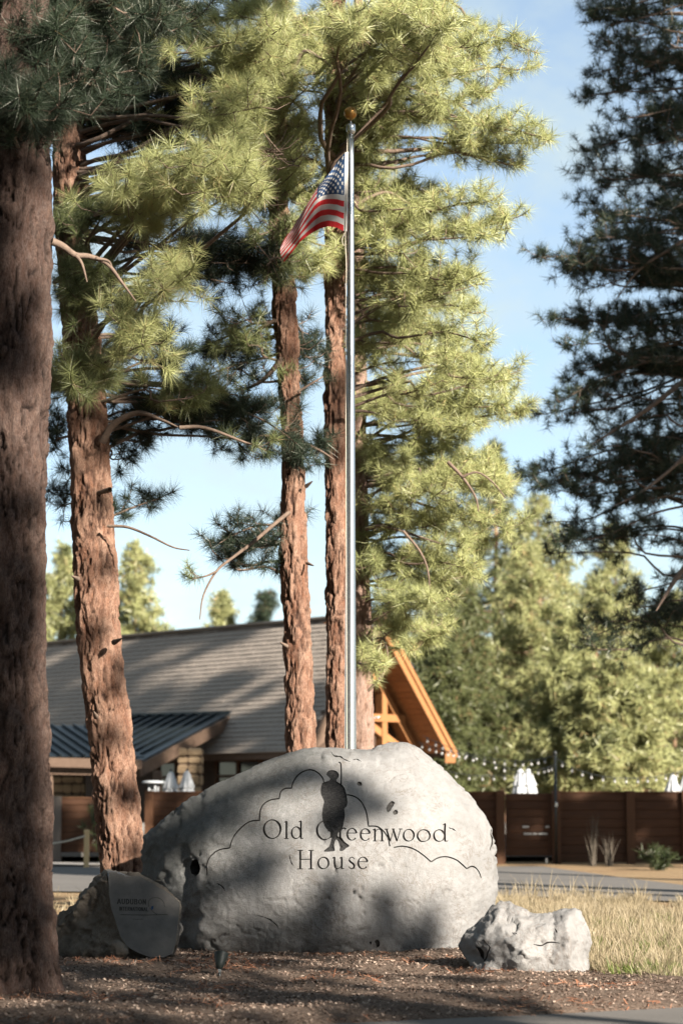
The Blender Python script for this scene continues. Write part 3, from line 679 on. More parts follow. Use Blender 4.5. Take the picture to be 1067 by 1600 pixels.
LT2 = stroke([(188, 1430), (210, 1430.3), (232, 1430.5), (262, 1429.5)], .9) 
LT3 = stroke([(208, 1437), (216, 1437.2), (224, 1437)], .6)
EMS = [stroke(catmull([(232, 1418), (233, 1408), (240, 1403.5), (250, 1405), (256, 1411), (257, 1418)], 4), .8), stroke(catmull([(234, 1419), (240, 1426), (246, 1430)], 4), .8)]
LBIRD = [np.array([(236, 1417), (240, 1416), (239.5, 1421), (236.5, 1422.5)])]
lr = empty('boulder', pw(190, 1505, 24.8), label='grey boulder with a flat polished face engraved Audubon International', cat='boulder')
rock(LR, ldepth, .9, 2.6, lnoise, 'stone_body', MAT['rough_stone'], lr, [([FP], 0.0, 'polished_face', MAT['polished_stone'])] + [(q, .008, 'engraved_letter', MAT['worn_engraving']) for q in LT] + [(q, .007, 'engraved_line', MAT['worn_engraving']) for q in [LT2, LT3] + EMS] + [ (LBIRD, .006, 'emblem_bird', MAT['flag_blue'])], 8,
     calm=lambda px, py: np.where(inpoly(FACE, px, py), .03, np.minimum(1, .03 + segdist(FP, px, py) / 8)))

# right rock
RR = [(716, 1478), (722, 1468), (730, 1455), (741, 1444), (752, 1430), (763, 1420), (774, 1410), (784, 1406), (796, 1407), (806, 1413), (817, 1419), (828, 1426), (838, 1427), (852, 1426), (864, 1424), (878, 1421), (892, 1420), (904, 1420), (911, 1425), (915, 1436), (920, 1448), (924, 1463), (925, 1478), (922, 1496), (918, 1510), (911, 1522), (898, 1528), (880, 1526), (868, 1520), (850, 1517), (830, 1518), (800, 1517), (770, 1510), (745, 1504), (726, 1492)]
RC = [(752, 1480, .42), (776, 1432, .38), (790, 1470, .62), (812, 1440, .46), (822, 1492, .74), (838, 1462, .56), (846, 1438, .42), (866, 1455, .52), (862, 1500, .62), (884, 1436, .46), (890, 1470, .74), (893, 1510, .62), (914, 1470, .34), (768, 1500, .44), (832, 1435, .34)]
RR = [(x, y + (26 if y > 1496 else 0)) for x, y in RR]
rv = [Vector(p) for p in RR] + [Vector((p[0], p[1])) for p in RC]; rd = [.50 if p[1] > 1525 else 0.0 for p in RR] + [p[2] for p in RC]
_v, _e, rfac, _ov, _oe, _of = delaunay_2d_cdt(rv, [], [list(range(len(RR)))], 1, 1e-4); rdd = [max(rd[k] for k in o) for o in _ov]
rinf = inflate(RR, 4, 900)
def rdepth(px, py):
    px = np.asarray(px, float); py = np.asarray(py, float); d = np.zeros(px.shape)
    for t in rfac:
        a, b, c = [_v[i] for i in t]; D = (b.y - c.y) * (a.x - c.x) + (c.x - b.x) * (a.y - c.y)
        if abs(D) < 1e-9: continue
        l1 = ((b.y - c.y) * (px - c.x) + (c.x - b.x) * (py - c.y)) / D; l2 = ((c.y - a.y) * (px - c.x) + (a.x - c.x) * (py - c.y)) / D; l3 = 1 - l1 - l2
        m = (l1 > -1e-4) & (l2 > -1e-4) & (l3 > -1e-4); d = np.where(m, l1 * rdd[t[0]] + l2 * rdd[t[1]] + l3 * rdd[t[2]], d)
    return 23.75 - d * .72 - .12 * np.sqrt(np.clip(rinf(px, py), 0, 1)) + (1500 - py) / 100 * .12
def rnoise(P):
    f1, f2, i = worley(P * 3.6 + .2 * fbm(P * 5, 2, 1)[:, None], 6)
    return .034 * facet(P + .04 * fbm(P * 4, 2, 5)[:, None], 3.2, 61) + .013 * facet(P, 8, 63) + .012 * fbm(P * 3, 3, 42) + .006 * (worley(P * 9 + .3 * fbm(P * 7, 2, 5)[:, None], 8)[2] - .5) + .006 * fbm(P * 20, 3, 45)
RK = []
for L in ([(835, 1474), (845, 1477), (858, 1474.5), (875, 1475)], [(757, 1471), (764, 1482), (760, 1492), (754, 1502)], [(742, 1478), (750, 1486), (754, 1500)], [(866, 1452), (872, 1460)], [(800, 1455), (808, 1462)]):
    P_ = catmull(L, 3); RK.append(stroke(P_, .5 + 1.7 * np.sin(np.linspace(.1, 3.0, len(P_)))))
rr = empty('boulder', pw(820, 1520, 23.6), label='small pale jagged boulder beside the dry grass', cat='boulder')
rock(RR, rdepth, .8, 2.8, rnoise, 'stone_body', MAT['pale_granite'], rr, [(q, .035, 'crack', MAT['carved_stain']) for q in RK], 12)

# ------------------------------------------------------------------ pines
TR = np.random.RandomState(11)
def make_tufts(K, n, L, wd, stem, amin, amax, seed, droop=0.0):
    g = np.random.RandomState(seed); out = []
    for _ in range(K):
        z0 = g.uniform(-stem, 0, n); a = R(1) * (amin + (amax - amin) * g.rand(n) ** .8) * (1 + .15 * (-z0 / max(stem, 1e-6))); p = g.uniform(0, 6.283, n)
        d = np.stack([np.sin(a) * np.cos(p), np.sin(a) * np.sin(p), np.cos(a)], -1); l = L * g.uniform(.72, 1.12, n)
        s = np.cross(d, g.normal(0, 1, (n, 3))); s /= np.linalg.norm(s, axis=1)[:, None]
        b = np.stack([0 * z0, 0 * z0, z0], -1) + d * .008
        out.append(np.stack([b - s * wd / 2, b + s * wd / 2, b + d * l[:, None]], 1))      # n,3,3
    return out
TUFT = {'near': make_tufts(8, 100, .215, .0053, .12, 14, 96, 1), 'mid': make_tufts(8, 70, .205, .0068, .14, 16, 102, 2), 'dark': make_tufts(8, 44, .20, .011, .16, 18, 110, 3), 'far': make_tufts(8, 17, .36, .054, .34, 15, 115, 4), 'shade': make_tufts(6, 20, .26, .030, .24, 15, 115, 5)}
def tuft_mesh(name, pos, dirs, scale, kind, m, tone=None):
    pos = np.asarray(pos); d = np.asarray(dirs); d = d / np.linalg.norm(d, axis=1)[:, None]; n = len(pos); scale = np.asarray(scale)
    h = np.cross(d, TR.normal(0, 1, (n, 3))); h /= np.linalg.norm(h, axis=1)[:, None]; b = np.cross(d, h)
    M = np.stack([h, b, d], -1) * scale[:, None, None]; lib = TUFT[kind]; k = TR.randint(0, len(lib), n); VS = []; VA = []
    tn = TR.rand(n) * .75 if tone is None else tone
    for q in range(len(lib)):
        i = np.where(k == q)[0]
        if not len(i): continue
        T = lib[q]; v = np.einsum('nij,tvj->ntvi', M[i], T) + pos[i][:, None, None, :]; VS.append(v.reshape(-1, 3))
        va = np.repeat(np.clip(tn[i][:, None] + TR.normal(0, .10, (len(i), T.shape[0])) + (TR.rand(len(i), T.shape[0]) < .03) * .5, 0, 1), 3, 1); VA.append(va.ravel())
    V = np.vstack(VS); return npmesh(name, V, np.arange(len(V)).reshape(-1, 3), m, var=np.concatenate(VA))

def trunk_mesh(name, P, rad, m, na, ds, depth, cell, seed, flare=0.0, base=0.0):
    """P (n,3) path, rad (n) radii; bark plates and fissures are real relief"""
    C = catmull(np.column_stack([P, rad]), 12); s = np.concatenate([[0], np.cumsum(np.linalg.norm(np.diff(C[:, :3], axis=0), axis=1))])
    n = max(8, int(s[-1] / ds)); q = np.linspace(0, s[-1], n); D = np.stack([np.interp(q, s, C[:, k]) for k in range(4)], -1)
    a = np.linspace(0, 2 * math.pi, na, endpoint=False); ca, sa = np.cos(a), np.sin(a)
    r = D[:, 3][:, None] * np.ones(na); r = r * (1 + flare * np.exp(-np.maximum(0, D[:, 2] - base)[:, None] / .33) * (1 + .5 * np.sin(a * 4 + seed)[None] + .3 * np.sin(a * 7 + 2 * seed)[None]))
    X = np.stack([D[:, 0][:, None] + r * ca, D[:, 1][:, None] + r * sa, D[:, 2][:, None] + 0 * r], -1); Q = X.reshape(-1, 3)
    S = Q.copy(); S[:, 2] = q.repeat(na) * .34
    wq = Q * np.array([1, 1, .45]); warp = np.stack([fbm(wq * 4 + 9, 3, seed), fbm(wq * 4 + 31, 3, seed + 1), fbm(wq * 3 + 57, 3, seed + 2)], -1)
    S = S / cell + .6 * warp
    f1, f2, idc = worley(S, seed); fis = (1 - smooth01((f2 - f1) / .13)) * smooth01(.8 + .9 * fbm(Q * np.array([1, 1, .5]) * 3, 2, seed + 8))
    S2 = Q.copy(); S2[:, 2] *= .42; g1, g2, id2 = worley(S2 / (cell * .36) + .6 * warp, seed + 5); fis2 = (1 - smooth01((g2 - g1) / .15)) * smooth01(.35 + fbm(Q * 4, 2, seed + 7))
    vr = Q.copy(); vr[:, 2] = q.repeat(na) * .20; rg = np.abs(fbm(vr / cell * .95 + .25 * warp, 3, seed + 11)); fis = np.maximum(.55 * fis, 1 - smooth01(rg / .13))
    rg2 = np.abs(fbm(vr / cell * 2.3 + .3 * warp, 2, seed + 12)); fis2 = np.maximum(.7 * fis2, .8 * (1 - smooth01(rg2 / .12)))
    rough = fbm(Q * np.array([1, 1, .5]) * 14, 3, seed + 2); big = fbm(Q * np.array([1, 1, .4]) * 2.2, 2, seed + 3)
    dr = depth * (-fis * 1.1 - .35 * fis2 + .45 * rough + .7 * (idc - .5) + .5 * big)
    nrm = np.stack([np.tile(ca, n), np.tile(sa, n), np.zeros(n * na)], -1); V = Q + nrm * dr[:, None]
    i, j = np.meshgrid(np.arange(n - 1), np.arange(na), indexing='ij'); j2 = (j + 1) % na
    T = np.stack([i * na + j, i * na + j2, (i + 1) * na + j2, (i + 1) * na + j], -1).reshape(-1, 4)
    me = npmesh(name, V, T, m, smooth=True, var=np.clip(fis + .35 * fis2, 0, 1), attr='fiss')
    at = me.attributes.new('plate', 'FLOAT', 'POINT'); at.data.foreach_set('value', np.clip(.5 + .6 * (idc - .5) + .4 * rough, 0, 1).astype(np.float32))
    return me
def trunk_at(tp, z):
    P, r = tp; z = np.clip(z, P[0, 2], P[-1, 2]); return np.array([np.interp(z, P[:, 2], P[:, k]) for k in range(3)]), float(np.interp(z, P[:, 2], r))
def unit(v): return v / max(1e-9, np.linalg.norm(v))
def axis_limb(P0, E, sag, jit, n=12):
    L = np.linalg.norm(E - P0); M = (P0 + E) / 2 + np.array([TR.normal(0, .06), TR.normal(0, .06), sag]) * L
    t = np.linspace(0, 1, n)[:, None]; A = (1 - t) ** 2 * P0 + 2 * t * (1 - t) * M + t * t * E
    A += vnoise(np.column_stack([t * 3.1 + TR.rand() * 50, t * 0, t * 0]))[:, None] * jit * L * np.sin(np.pi * t) + TR.normal(0, .012, (n, 3)) * L * .4 * t * (1 - t)
    return A
def clothe(A, r0, Lf, Rc, ntw, kind, ts, branch_mb, pos, dirs, sc, up=.25):
    """twigs and tufts along the outer Lf metres of limb axis A"""
    seg = np.concatenate([[0], np.cumsum(np.linalg.norm(np.diff(A, axis=0), axis=1))]); L = seg[-1]; Lf = min(Lf, L * .95)
    for k in range(ntw):
        s = L - Lf * TR.rand() ** 1.15; p = np.array([np.interp(s, seg, A[:, c]) for c in range(3)]); p2 = np.array([np.interp(min(L, s + .1), seg, A[:, c]) for c in range(3)]); ax = unit(p2 - p + 1e-6 * (A[-1] - A[0]))
        v = TR.normal(0, 1, 3); v[2] = v[2] * .75 + up; d = unit(ax * .55 + unit(v) * .95); l = Rc * TR.uniform(.35, 1.0)
        q1 = p + d * l * .55; d2 = unit(d * .7 + np.array([0, 0, .30 + up * .6]) + TR.normal(0, .18, 3)); q2 = q1 + d2 * l * .5
        if k % 2 == 0 or l > Rc * .6: branch_mb.tube([p, q1, q2], [max(.007, r0 * .22), .006, .004], 4, False)
        pos.append(q2); dirs.append(d2); sc.append(ts * TR.uniform(.8, 1.12))
        if TR.rand() < .75: pos.append(q1 + TR.normal(0, .03, 3)); dirs.append(unit(d + TR.normal(0, .45, 3) + np.array([0, 0, up * .5]))); sc.append(ts * TR.uniform(.65, 1.0))
    pos.append(A[-1]); dirs.append(unit(A[-1] - A[-2])); sc.append(ts)
def add_limb(tree, A, r0, Lf, Rc, ntw, kind, ts, nm, tone=None, up=.25):
    mb = MB(); n = len(A); mb.tube(A, [r0 * (1 - i / (n - 1)) ** .8 + .006 for i in range(n)], 7, False); pos, dirs, sc = [], [], []
    if ntw: clothe(A, r0, Lf, Rc, ntw, kind, ts, mb, pos, dirs, sc, up)
    if pos:        # keep the air round the flag and the pole's ball clear
        Q = np.array(pos); rel = Q - np.array([0, 0, CAMZ]); dp = rel[:, 1] * CP + rel[:, 2] * SP; qx = 533.5 + FPX * rel[:, 0] / dp; qy = 800 - FPX * (rel[:, 2] * CP - rel[:, 1] * SP) / dp
        ok = ~((qx > 415) & (qx < 585) & (qy > 148) & (qy < 430) & (Q[:, 1] < 28.9)); pos = list(Q[ok]); dirs = [d for d, o in zip(dirs, ok) if o]; sc = [d for d, o in zip(sc, ok) if o]
    b = mb.build('branch', MAT['limb_bark'], tree)
    if pos:
        tn = None if tone is None else np.clip(tone + TR.normal(0, .14, len(pos)), 0, .84)
        link('needles', tuft_mesh('needles', pos, dirs, sc, kind, MAT[nm], tn), b, kind='stuff')
    return b
def pine(label, pts, Y, barkm, masses, kind, nm, ts, na, ds, depth, cell, flare=.2, group=None, limbs=(), Lf=1.35, Rc=.55, ntw=13, dY=1.4, cat='tree', tone=None, lower=None):
    px, py, wd = np.array(pts, float).T; P = pw(px, py, Y); rad = wd / 2 * Y / FPX; P = P[np.argsort(P[:, 2])]; rad = rad[np.argsort(pw(px, py, Y)[:, 2])]
    base = gz(Y); P[0, 2] = min(P[0, 2], base - .12)
    t = empty('pine_tree', (float(P[0, 0]), float(P[0, 1]), base), label=label, cat=cat, group=group)
    link('trunk', trunk_mesh('trunk', P, rad, MAT[barkm], na, ds, depth, cell, len(bpy.data.objects) % 97 + 3, flare, base), t); tp = (P, rad)
    for m in masses:
        cx, cy, rx, ry, n = m[:5]; yo = m[5] if len(m) > 5 else 0; mt = m[6] if len(m) > 6 else tone; mn = m[7] if len(m) > 7 else nm
        for k in range(n):
            while True:
                a, b = TR.uniform(-1, 1, 2)
                if a * a + b * b <= 1: break
            E = pw(cx + a * rx, cy + b * ry, Y + yo + TR.uniform(-dY, dY)); h = np.hypot(E[0] - np.interp(E[2], P[:, 2], P[:, 0]), E[1] - np.interp(E[2], P[:, 2], P[:, 1]))
            za = E[2] + h * TR.uniform(-.28, .34) if lower is None else max(lower, E[2] + h * TR.uniform(-.28, .34)); p0, r = trunk_at(tp, za)
            o = unit((E - p0) * np.array([1, 1, 0]) + 1e-6); p0 = p0 + o * r * .55
            A = axis_limb(p0, E, TR.uniform(-.05, .13), .10)
            add_limb(t, A, .008 + .0052 * np.linalg.norm(E - p0), Lf, Rc, int(ntw * TR.uniform(.8, 1.25)), kind, ts, mn, mt)
    for L in limbs:
        pl, yo, r0, nt_ = L[:4]; A = catmull(np.array([pw(a, b, Y + (yo[0] + (yo[1] - yo[0]) * i / (len(pl) - 1))) for i, (a, b) in enumerate(pl)]), 5)
        add_limb(t, A, r0, Lf, Rc, nt_, kind, ts, nm, tone)
    return t, tp

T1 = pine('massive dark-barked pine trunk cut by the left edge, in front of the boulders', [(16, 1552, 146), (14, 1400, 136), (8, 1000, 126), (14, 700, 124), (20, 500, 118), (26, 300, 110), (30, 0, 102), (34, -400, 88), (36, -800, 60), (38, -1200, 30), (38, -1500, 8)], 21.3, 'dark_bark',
     [(60, 40, 90, 60, 9, .2), (180, 40, 110, 60, 9, .8), (120, 160, 70, 50, 5, .3), (90, 190, 60, 35, 3, -1.0), (20, 120, 40, 50, 3, -.9), (250, 40, 60, 50, 4, 1.5), (150, 110, 90, 60, 6, .6), (60, -90, 140, 50, 6), (-80, -200, 120, 200, 3), (-60, 350, 60, 100, 2, 1), (120, -420, 120, 150, 4), (0, -800, 150, 160, 4), (30, -1200, 110, 200, 4)],
     'near', 'needles_shaded', 1.0, 124, .031, .042, .105, .16, dY=.9, Rc=.42, Lf=1.0, ntw=12, limbs=[([(80, 376), (98, 384), (118, 398), (140, 400), (168, 412), (190, 440), (212, 470)], (0, .4), .032, 0), ([(118, 398), (128, 412), (136, 440)], (.1, .2), .014, 0), ([(150, 403), (170, 408), (176, 425)], (.2, .3), .01, 0)])
T2 = pine('leaning reddish pine trunk standing behind the engraved left boulder', [(198, 1475, 80), (190, 1350, 70), (172, 1150, 68), (155, 1000, 68), (147, 850, 66), (133, 600, 62), (115, 400, 56), (108, 250, 52), (100, 0, 44), (92, -400, 34), (85, -900, 20), (80, -1300, 6)], 29, 'orange_bark',
     [(310, 300, 95, 48, 12, -3.2, .62, 'needles_sunlit'), (380, 290, 40, 40, 4, -3.2, .6, 'needles_sunlit'), (230, 300, 45, 40, 4, -3, .55, 'needles_sunlit'), (255, 430, 30, 25, 3, -3.2, .6, 'needles_sunlit'), (225, 520, 32, 24, 3, -3.2, .62, 'needles_sunlit'), (125, 580, 28, 26, 3, -2.5, .45), (150, 470, 40, 50, 5, -2.2, .3), (120, 330, 25, 40, 2, -1.8, .2),
      (330, 170, 110, 60, 14, 0, .1, 'needles_shaded'), (230, 200, 70, 40, 6, 0, .1, 'needles_shaded'), (410, 130, 40, 70, 7, -1.6, .6, 'needles_sunlit'), (200, 60, 120, 60, 9, 1, .2, 'needles_shaded'), (420, 230, 36, 50, 5, -1.5, .55, 'needles_sunlit'), (400, 60, 60, 70, 7, -1.8, .6, 'needles_sunlit'), (260, 130, 80, 60, 6, 0, .3), (300, 30, 80, 40, 5), (150, 220, 60, 50, 4, 1, .1, 'needles_shaded'), (330, 400, 90, 34, 7, .8, .1, 'needles_shaded'), (400, 425, 40, 34, 3, .8, .1, 'needles_shaded'), (250, 560, 70, 40, 4, 1, .3, 'needles_shaded'),
      (330, 650, 100, 28, 8, .4, .2, 'needles_shaded'), (300, 610, 60, 24, 3, 0, .5), (420, 700, 50, 28, 4, .4, .2, 'needles_shaded'), (230, 690, 50, 40, 3, 1, .15, 'needles_shaded'), (95, 640, 18, 80, 3, 1.5, .1, 'needles_shaded'), (100, 790, 16, 50, 2, 1.5, .1, 'needles_shaded'), (265, 790, 26, 20, 1, .6, .2, 'needles_shaded'),
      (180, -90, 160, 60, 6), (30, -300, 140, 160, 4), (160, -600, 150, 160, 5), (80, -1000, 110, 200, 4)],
     'near', 'needles_green', 1.0, 98, .03, .036, .10, .12, Rc=.45, Lf=1.1, ntw=13, dY=.9,
     limbs=[([(160, 690), (178, 662), (215, 645), (250, 655), (280, 668)], (-.3, -.8), .045, 0), ([(280, 668), (320, 668), (380, 690), (420, 705)], (-.8, -.6), .02, 3), ([(165, 575), (185, 553), (215, 540), (255, 535)], (-.2, .4), .04, 0), ([(168, 822), (200, 824), (235, 838), (270, 855), (296, 860)], (-.4, -.8), .014, 0), ([(172, 765), (140, 772), (110, 762)], (-.4, .2), .028, 0), ([(178, 1004), (190, 998)], (-.4, -.6), .03, 0), ([(122, 905), (112, 900)], (-.2, -.5), .026, 0), ([(150, 1120), (146, 1112)], (-.34, -.6), .028, 0)])
T3 = pine('slim orange pine trunk rising behind the boulder, beneath the flag', [(473, 1470, 49), (470, 1170, 44), (460, 900, 41), (457, 700, 38), (445, 480, 36), (432, 250, 33), (436, 60, 30), (440, -300, 22), (442, -700, 8)], 30, 'orange_bark',
     [(490, 150, 60, 80, 12, .8, .6, 'needles_sunlit'), (440, 120, 30, 90, 7, -.7, .6, 'needles_sunlit'), (435, 280, 36, 60, 7, -.6, .55, 'needles_sunlit'), (440, 390, 30, 40, 5, -.7, .4), (470, 240, 50, 50, 6, .6, .6, 'needles_sunlit'), (400, 200, 40, 50, 4, .3, .5), (430, 330, 40, 40, 3, -.6, .5), (420, 400, 46, 26, 4, -.4, .2, 'needles_shaded'), (510, 330, 34, 40, 4, 1, .6, 'needles_sunlit'), (520, 420, 36, 30, 4, .6, .6, 'needles_sunlit'), (310, 560, 60, 40, 4, .8, .3, 'needles_shaded'), (350, 540, 40, 40, 3, .6, .4), (480, 560, 16, 50, 3, 1.3, .2, 'needles_shaded'), (385, 845, 44, 36, 4, .6, .15, 'needles_shaded'), (345, 885, 30, 20, 2, .6, .15, 'needles_shaded'), (480, 700, 22, 20, 2, -.5, .2, 'needles_shaded'),
      (440, -90, 90, 50, 4), (450, -400, 90, 160, 4)],
     'mid', 'needles_green', .95, 80, .034, .034, .085, .1, Rc=.45, Lf=1.1, ntw=12, dY=.8,
     limbs=[([(452, 800), (425, 822), (392, 850), (360, 874), (338, 893), (318, 930), (312, 968)], (-.4, -.9), .022, 0), ([(338, 893), (322, 900), (300, 905)], (-.8, -.8), .01, 2), ([(440, 560), (415, 590), (390, 605), (370, 610)], (-.3, .3), .03, 3), ([(430, 500), (405, 515), (392, 530)], (-.2, .1), .025, 0), ([(465, 612), (485, 600), (505, 588)], (-.3, -.2), .012, 0), ([(470, 690), (500, 704), (522, 718)], (-.4, -.5), .02, 0), ([(455, 110), (475, 80), (500, 90), (520, 105)], (-.5, -.9), .03, 0), ([(440, 690), (415, 680), (398, 684)], (-.4, -.6), .02, 0), ([(478, 760), (488, 752)], (-.2, -.3), .022, 0), ([(448, 1010), (438, 1004)], (-.15, -.3), .022, 0), ([(480, 880), (490, 884)], (-.15, -.3), .018, 0)])
T4 = pine('rough orange pine trunk directly behind the left of the flagpole', [(533, 1462, 47), (531, 1170, 43), (529, 900, 40), (526, 650, 36), (524, 450, 34), (524, 100, 30), (525, -400, 18), (525, -750, 6)], 31, 'orange_bark',
     [(650, 40, 110, 40, 10, -3.6, .6, 'needles_sunlit'), (560, 20, 50, 30, 4, -3.4, .6, 'needles_sunlit'), (640, 120, 80, 50, 7, -1), (700, 60, 60, 50, 6, -2), (745, 115, 45, 40, 4, -1), (835, 100, 24, 20, 2, -.5), (590, 150, 60, 60, 5, .4), (650, 220, 80, 50, 6, .2), (735, 190, 50, 50, 4), (620, 320, 60, 60, 6, .6), (700, 330, 70, 50, 7), (770, 350, 40, 30, 3), (845, 215, 22, 16, 2), (800, 230, 45, 22, 3),
      (610, 440, 50, 50, 5, .6), (680, 430, 70, 50, 6), (750, 420, 40, 40, 3), (620, 560, 40, 50, 4, .8), (690, 545, 70, 50, 6), (765, 570, 40, 40, 4), (600, -90, 130, 50, 5), (520, -400, 110, 160, 5)],
     'mid', 'needles_sunlit', 1.0, 74, .035, .034, .085, .1, Rc=.40, Lf=1.15, ntw=13, dY=1.3, tone=.5,
     limbs=[([(538, 232), (600, 236), (680, 232), (720, 238), (790, 255), (820, 258)], (-.3, -.3), .03, 4), ([(540, 105), (590, 150), (625, 150)], (-.3, -.4), .03, 0), ([(536, 330), (600, 300), (640, 318), (668, 320)], (-.3, -.3), .022, 0), ([(538, 645), (565, 642), (600, 648)], (-.3, -.3), .025, 2)])
T5 = pine('pale slender pine trunk directly behind the right of the flagpole', [(567, 1445, 42), (566, 1170, 37), (562, 900, 33), (560, 700, 29), (559, 450, 25), (560, 100, 18), (560, -250, 6)], 34.5, 'pale_bark',
     [(660, 640, 80, 40, 6, -.8), (720, 650, 60, 50, 6, -1), (785, 650, 40, 50, 5, -1), (650, 740, 60, 40, 6, -.5), (720, 750, 70, 50, 6, -1), (780, 760, 40, 50, 4, -1), (690, 830, 80, 40, 6, -.5), (760, 830, 40, 40, 3, -.8), (650, 910, 50, 40, 5, 0, .2), (710, 920, 50, 40, 5, -.4), (625, 985, 36, 30, 3, -.4, .3), (690, 985, 30, 24, 2, -.2), (612, 1040, 18, 16, 1, -1), (600, 700, 30, 60, 4, .5, .3), (595, 880, 20, 40, 2, .3, .2), (600, 250, 60, 80, 4), (640, 480, 80, 60, 4), (720, 500, 60, 40, 3)],
     'mid', 'needles_sunlit', 1.0, 56, .04, .016, .075, .1, Rc=.42, Lf=1.15, ntw=13, dY=1.3, tone=.55,
     limbs=[([(572, 826), (600, 822), (640, 834), (690, 850)], (-.5, -1.2), .032, 0), ([(630, 830), (655, 860), (668, 890), (672, 930)], (-1.1, -1.2), .016, 0), ([(700, 722), (722, 745), (742, 775), (748, 800)], (-1.8, -2.0), .022, 0), ([(722, 745), (745, 738), (768, 752), (790, 778)], (-1.9, -2.0), .012, 0), ([(575, 1080), (600, 1050), (590, 1010), (612, 985)], (-.5, -.9), .016, 0), ([(580, 1000), (600, 1000), (606, 1040), (590, 1062)], (-.6, -.9), .01, 0)])
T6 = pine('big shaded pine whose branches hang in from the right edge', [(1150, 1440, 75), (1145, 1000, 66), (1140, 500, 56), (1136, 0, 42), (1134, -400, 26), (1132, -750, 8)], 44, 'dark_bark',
     [(1000, 20, 100, 40, 8), (930, 60, 40, 30, 3), (1010, 110, 70, 40, 7), (920, 130, 36, 24, 3), (1020, 190, 60, 40, 6), (960, 240, 60, 36, 5), (900, 290, 46, 30, 3), (1020, 290, 60, 50, 6), (960, 350, 80, 36, 7), (880, 400, 50, 30, 6), (950, 380, 120, 60, 3), (960, 560, 110, 60, 3), (950, 720, 110, 60, 3), (1040, 250, 40, 200, 5), (1045, 600, 40, 250, 5), (960, 430, 80, 36, 8), (1040, 400, 40, 50, 3), (910, 490, 60, 36, 5), (990, 520, 70, 36, 6), (880, 560, 40, 30, 3), (950, 600, 80, 36, 7), (1040, 610, 40, 50, 3), (880, 650, 60, 40, 5), (960, 690, 70, 36, 7), (850, 730, 50, 36, 4), (930, 770, 80, 40, 8), (1020, 760, 50, 50, 4), (880, 840, 60, 30, 5), (950, 840, 40, 24, 2), (1000, 960, 60, 34, 6), (935, 990, 40, 26, 3), (1050, 900, 24, 60, 2), (1220, 300, 100, 400, 8), (1130, -200, 120, 160, 5), (1250, 900, 80, 200, 3)],
     'dark', 'needles_shaded', 1.02, 40, .12, .04, .12, .1, Rc=.52, Lf=1.8, ntw=17, dY=1.6, tone=.3,
     limbs=[([(1140, 540), (1067, 596), (1010, 640), (960, 672), (925, 694)], (-.8, -1.5), .06, 0), ([(1140, 640), (1060, 722), (1000, 770), (960, 790)], (-.8, -1.6), .04, 0), ([(1145, 800), (1067, 890), (1040, 930), (1025, 955)], (-.8, -1.6), .06, 0), ([(1140, 330), (1060, 380), (1000, 420), (960, 470)], (-.8, -1.4), .04, 0)])

# pines beyond the fence and off towards the sun: trunk and crown
def far_pine(label, x, y, h, rc, nm, seed, kind='far', ts=1.0, n=1300, group=None, bare=.12, zb=None, tone=.5, barkm='far_bark', shape=.75, r0=None):
    g = np.random.RandomState(seed); z = gz(y) if zb is None else zb; t = empty('pine_tree', (x, y, z), label=label, cat='tree', group=group); r0 = r0 or h * .016 + .05
    mb = MB(); lean = g.normal(0, .012, 2) * h; pth = [(x + lean[0] * (k / 8) ** 2, y + lean[1] * (k / 8) ** 2, z - .1 + h * k / 8 * 1.0) for k in range(9)]
    mb.tube(pth, [r0 * (1 - k / 8.6) for k in range(9)], 10, True); pos, dirs, sc, tn = [], [], [], []
    n = int(n * 1.7); nl = int(n / 22)
    for k in range(nl):
        u = bare + (1 - bare) * (k + g.rand()) / nl; zz = z + h * u; a = k * 2.4 + g.normal(0, .4); prof = rc * (1 - ((u - bare) / (1 - bare)) ** 1.5) ** shape * min(1, .35 + 3.2 * (u - bare)) * g.uniform(.6, 1.15) + .25
        c = np.array([np.interp(zz, [p[2] for p in pth], [p[0] for p in pth]), np.interp(zz, [p[2] for p in pth], [p[1] for p in pth]), zz]); d = np.array([math.cos(a), math.sin(a), g.uniform(-.12, .22)])
        e = c + d * prof; m = (c + e) / 2 + np.array([0, 0, g.uniform(-.05, .08)]) * prof
        mb.tube([c, m, e], [r0 * .22 * (1.1 - u), r0 * .14 * (1.1 - u), .012], 4, False); q = max(6, int(22 * (prof / rc) * 1.3)); bt = tone + g.normal(0, .16)
        for w in range(q):
            s = 1 - .62 * g.rand() ** 1.2; p = c + (e - c) * s + g.normal(0, 1, 3) * np.array([.20, .20, .13]) * (.5 + prof * .35); pos.append(p); dirs.append(unit(d * .6 + np.array([0, 0, .45]) + g.normal(0, .5, 3))); sc.append(ts * g.uniform(.75, 1.2)); tn.append(np.clip(bt + g.normal(0, .1), 0, .84))
    mb.build('trunk', MAT[barkm], t); link('crown', tuft_mesh('crown', pos, dirs, sc, kind, MAT[nm], np.array(tn)), t, kind='stuff')
    return t
def far_at(label, px, ytop, Y, rpx, nm, seed, **k):
    p = pw(px, ytop, Y); return far_pine(label, float(p[0]), Y, float(p[2]) - gz(Y), rpx * Y / FPX, nm, seed, **k)
G = 'pines beyond the fence'
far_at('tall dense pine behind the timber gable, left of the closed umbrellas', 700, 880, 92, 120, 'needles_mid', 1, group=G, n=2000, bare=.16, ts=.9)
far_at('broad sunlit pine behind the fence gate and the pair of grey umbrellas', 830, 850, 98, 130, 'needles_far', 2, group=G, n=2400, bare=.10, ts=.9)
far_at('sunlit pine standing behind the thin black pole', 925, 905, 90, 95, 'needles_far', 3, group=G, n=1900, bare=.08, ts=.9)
far_at('tall pale green pine rising behind the drooping dark bough', 960, 820, 120, 105, 'needles_far', 4, group=G, n=2000, bare=.1)
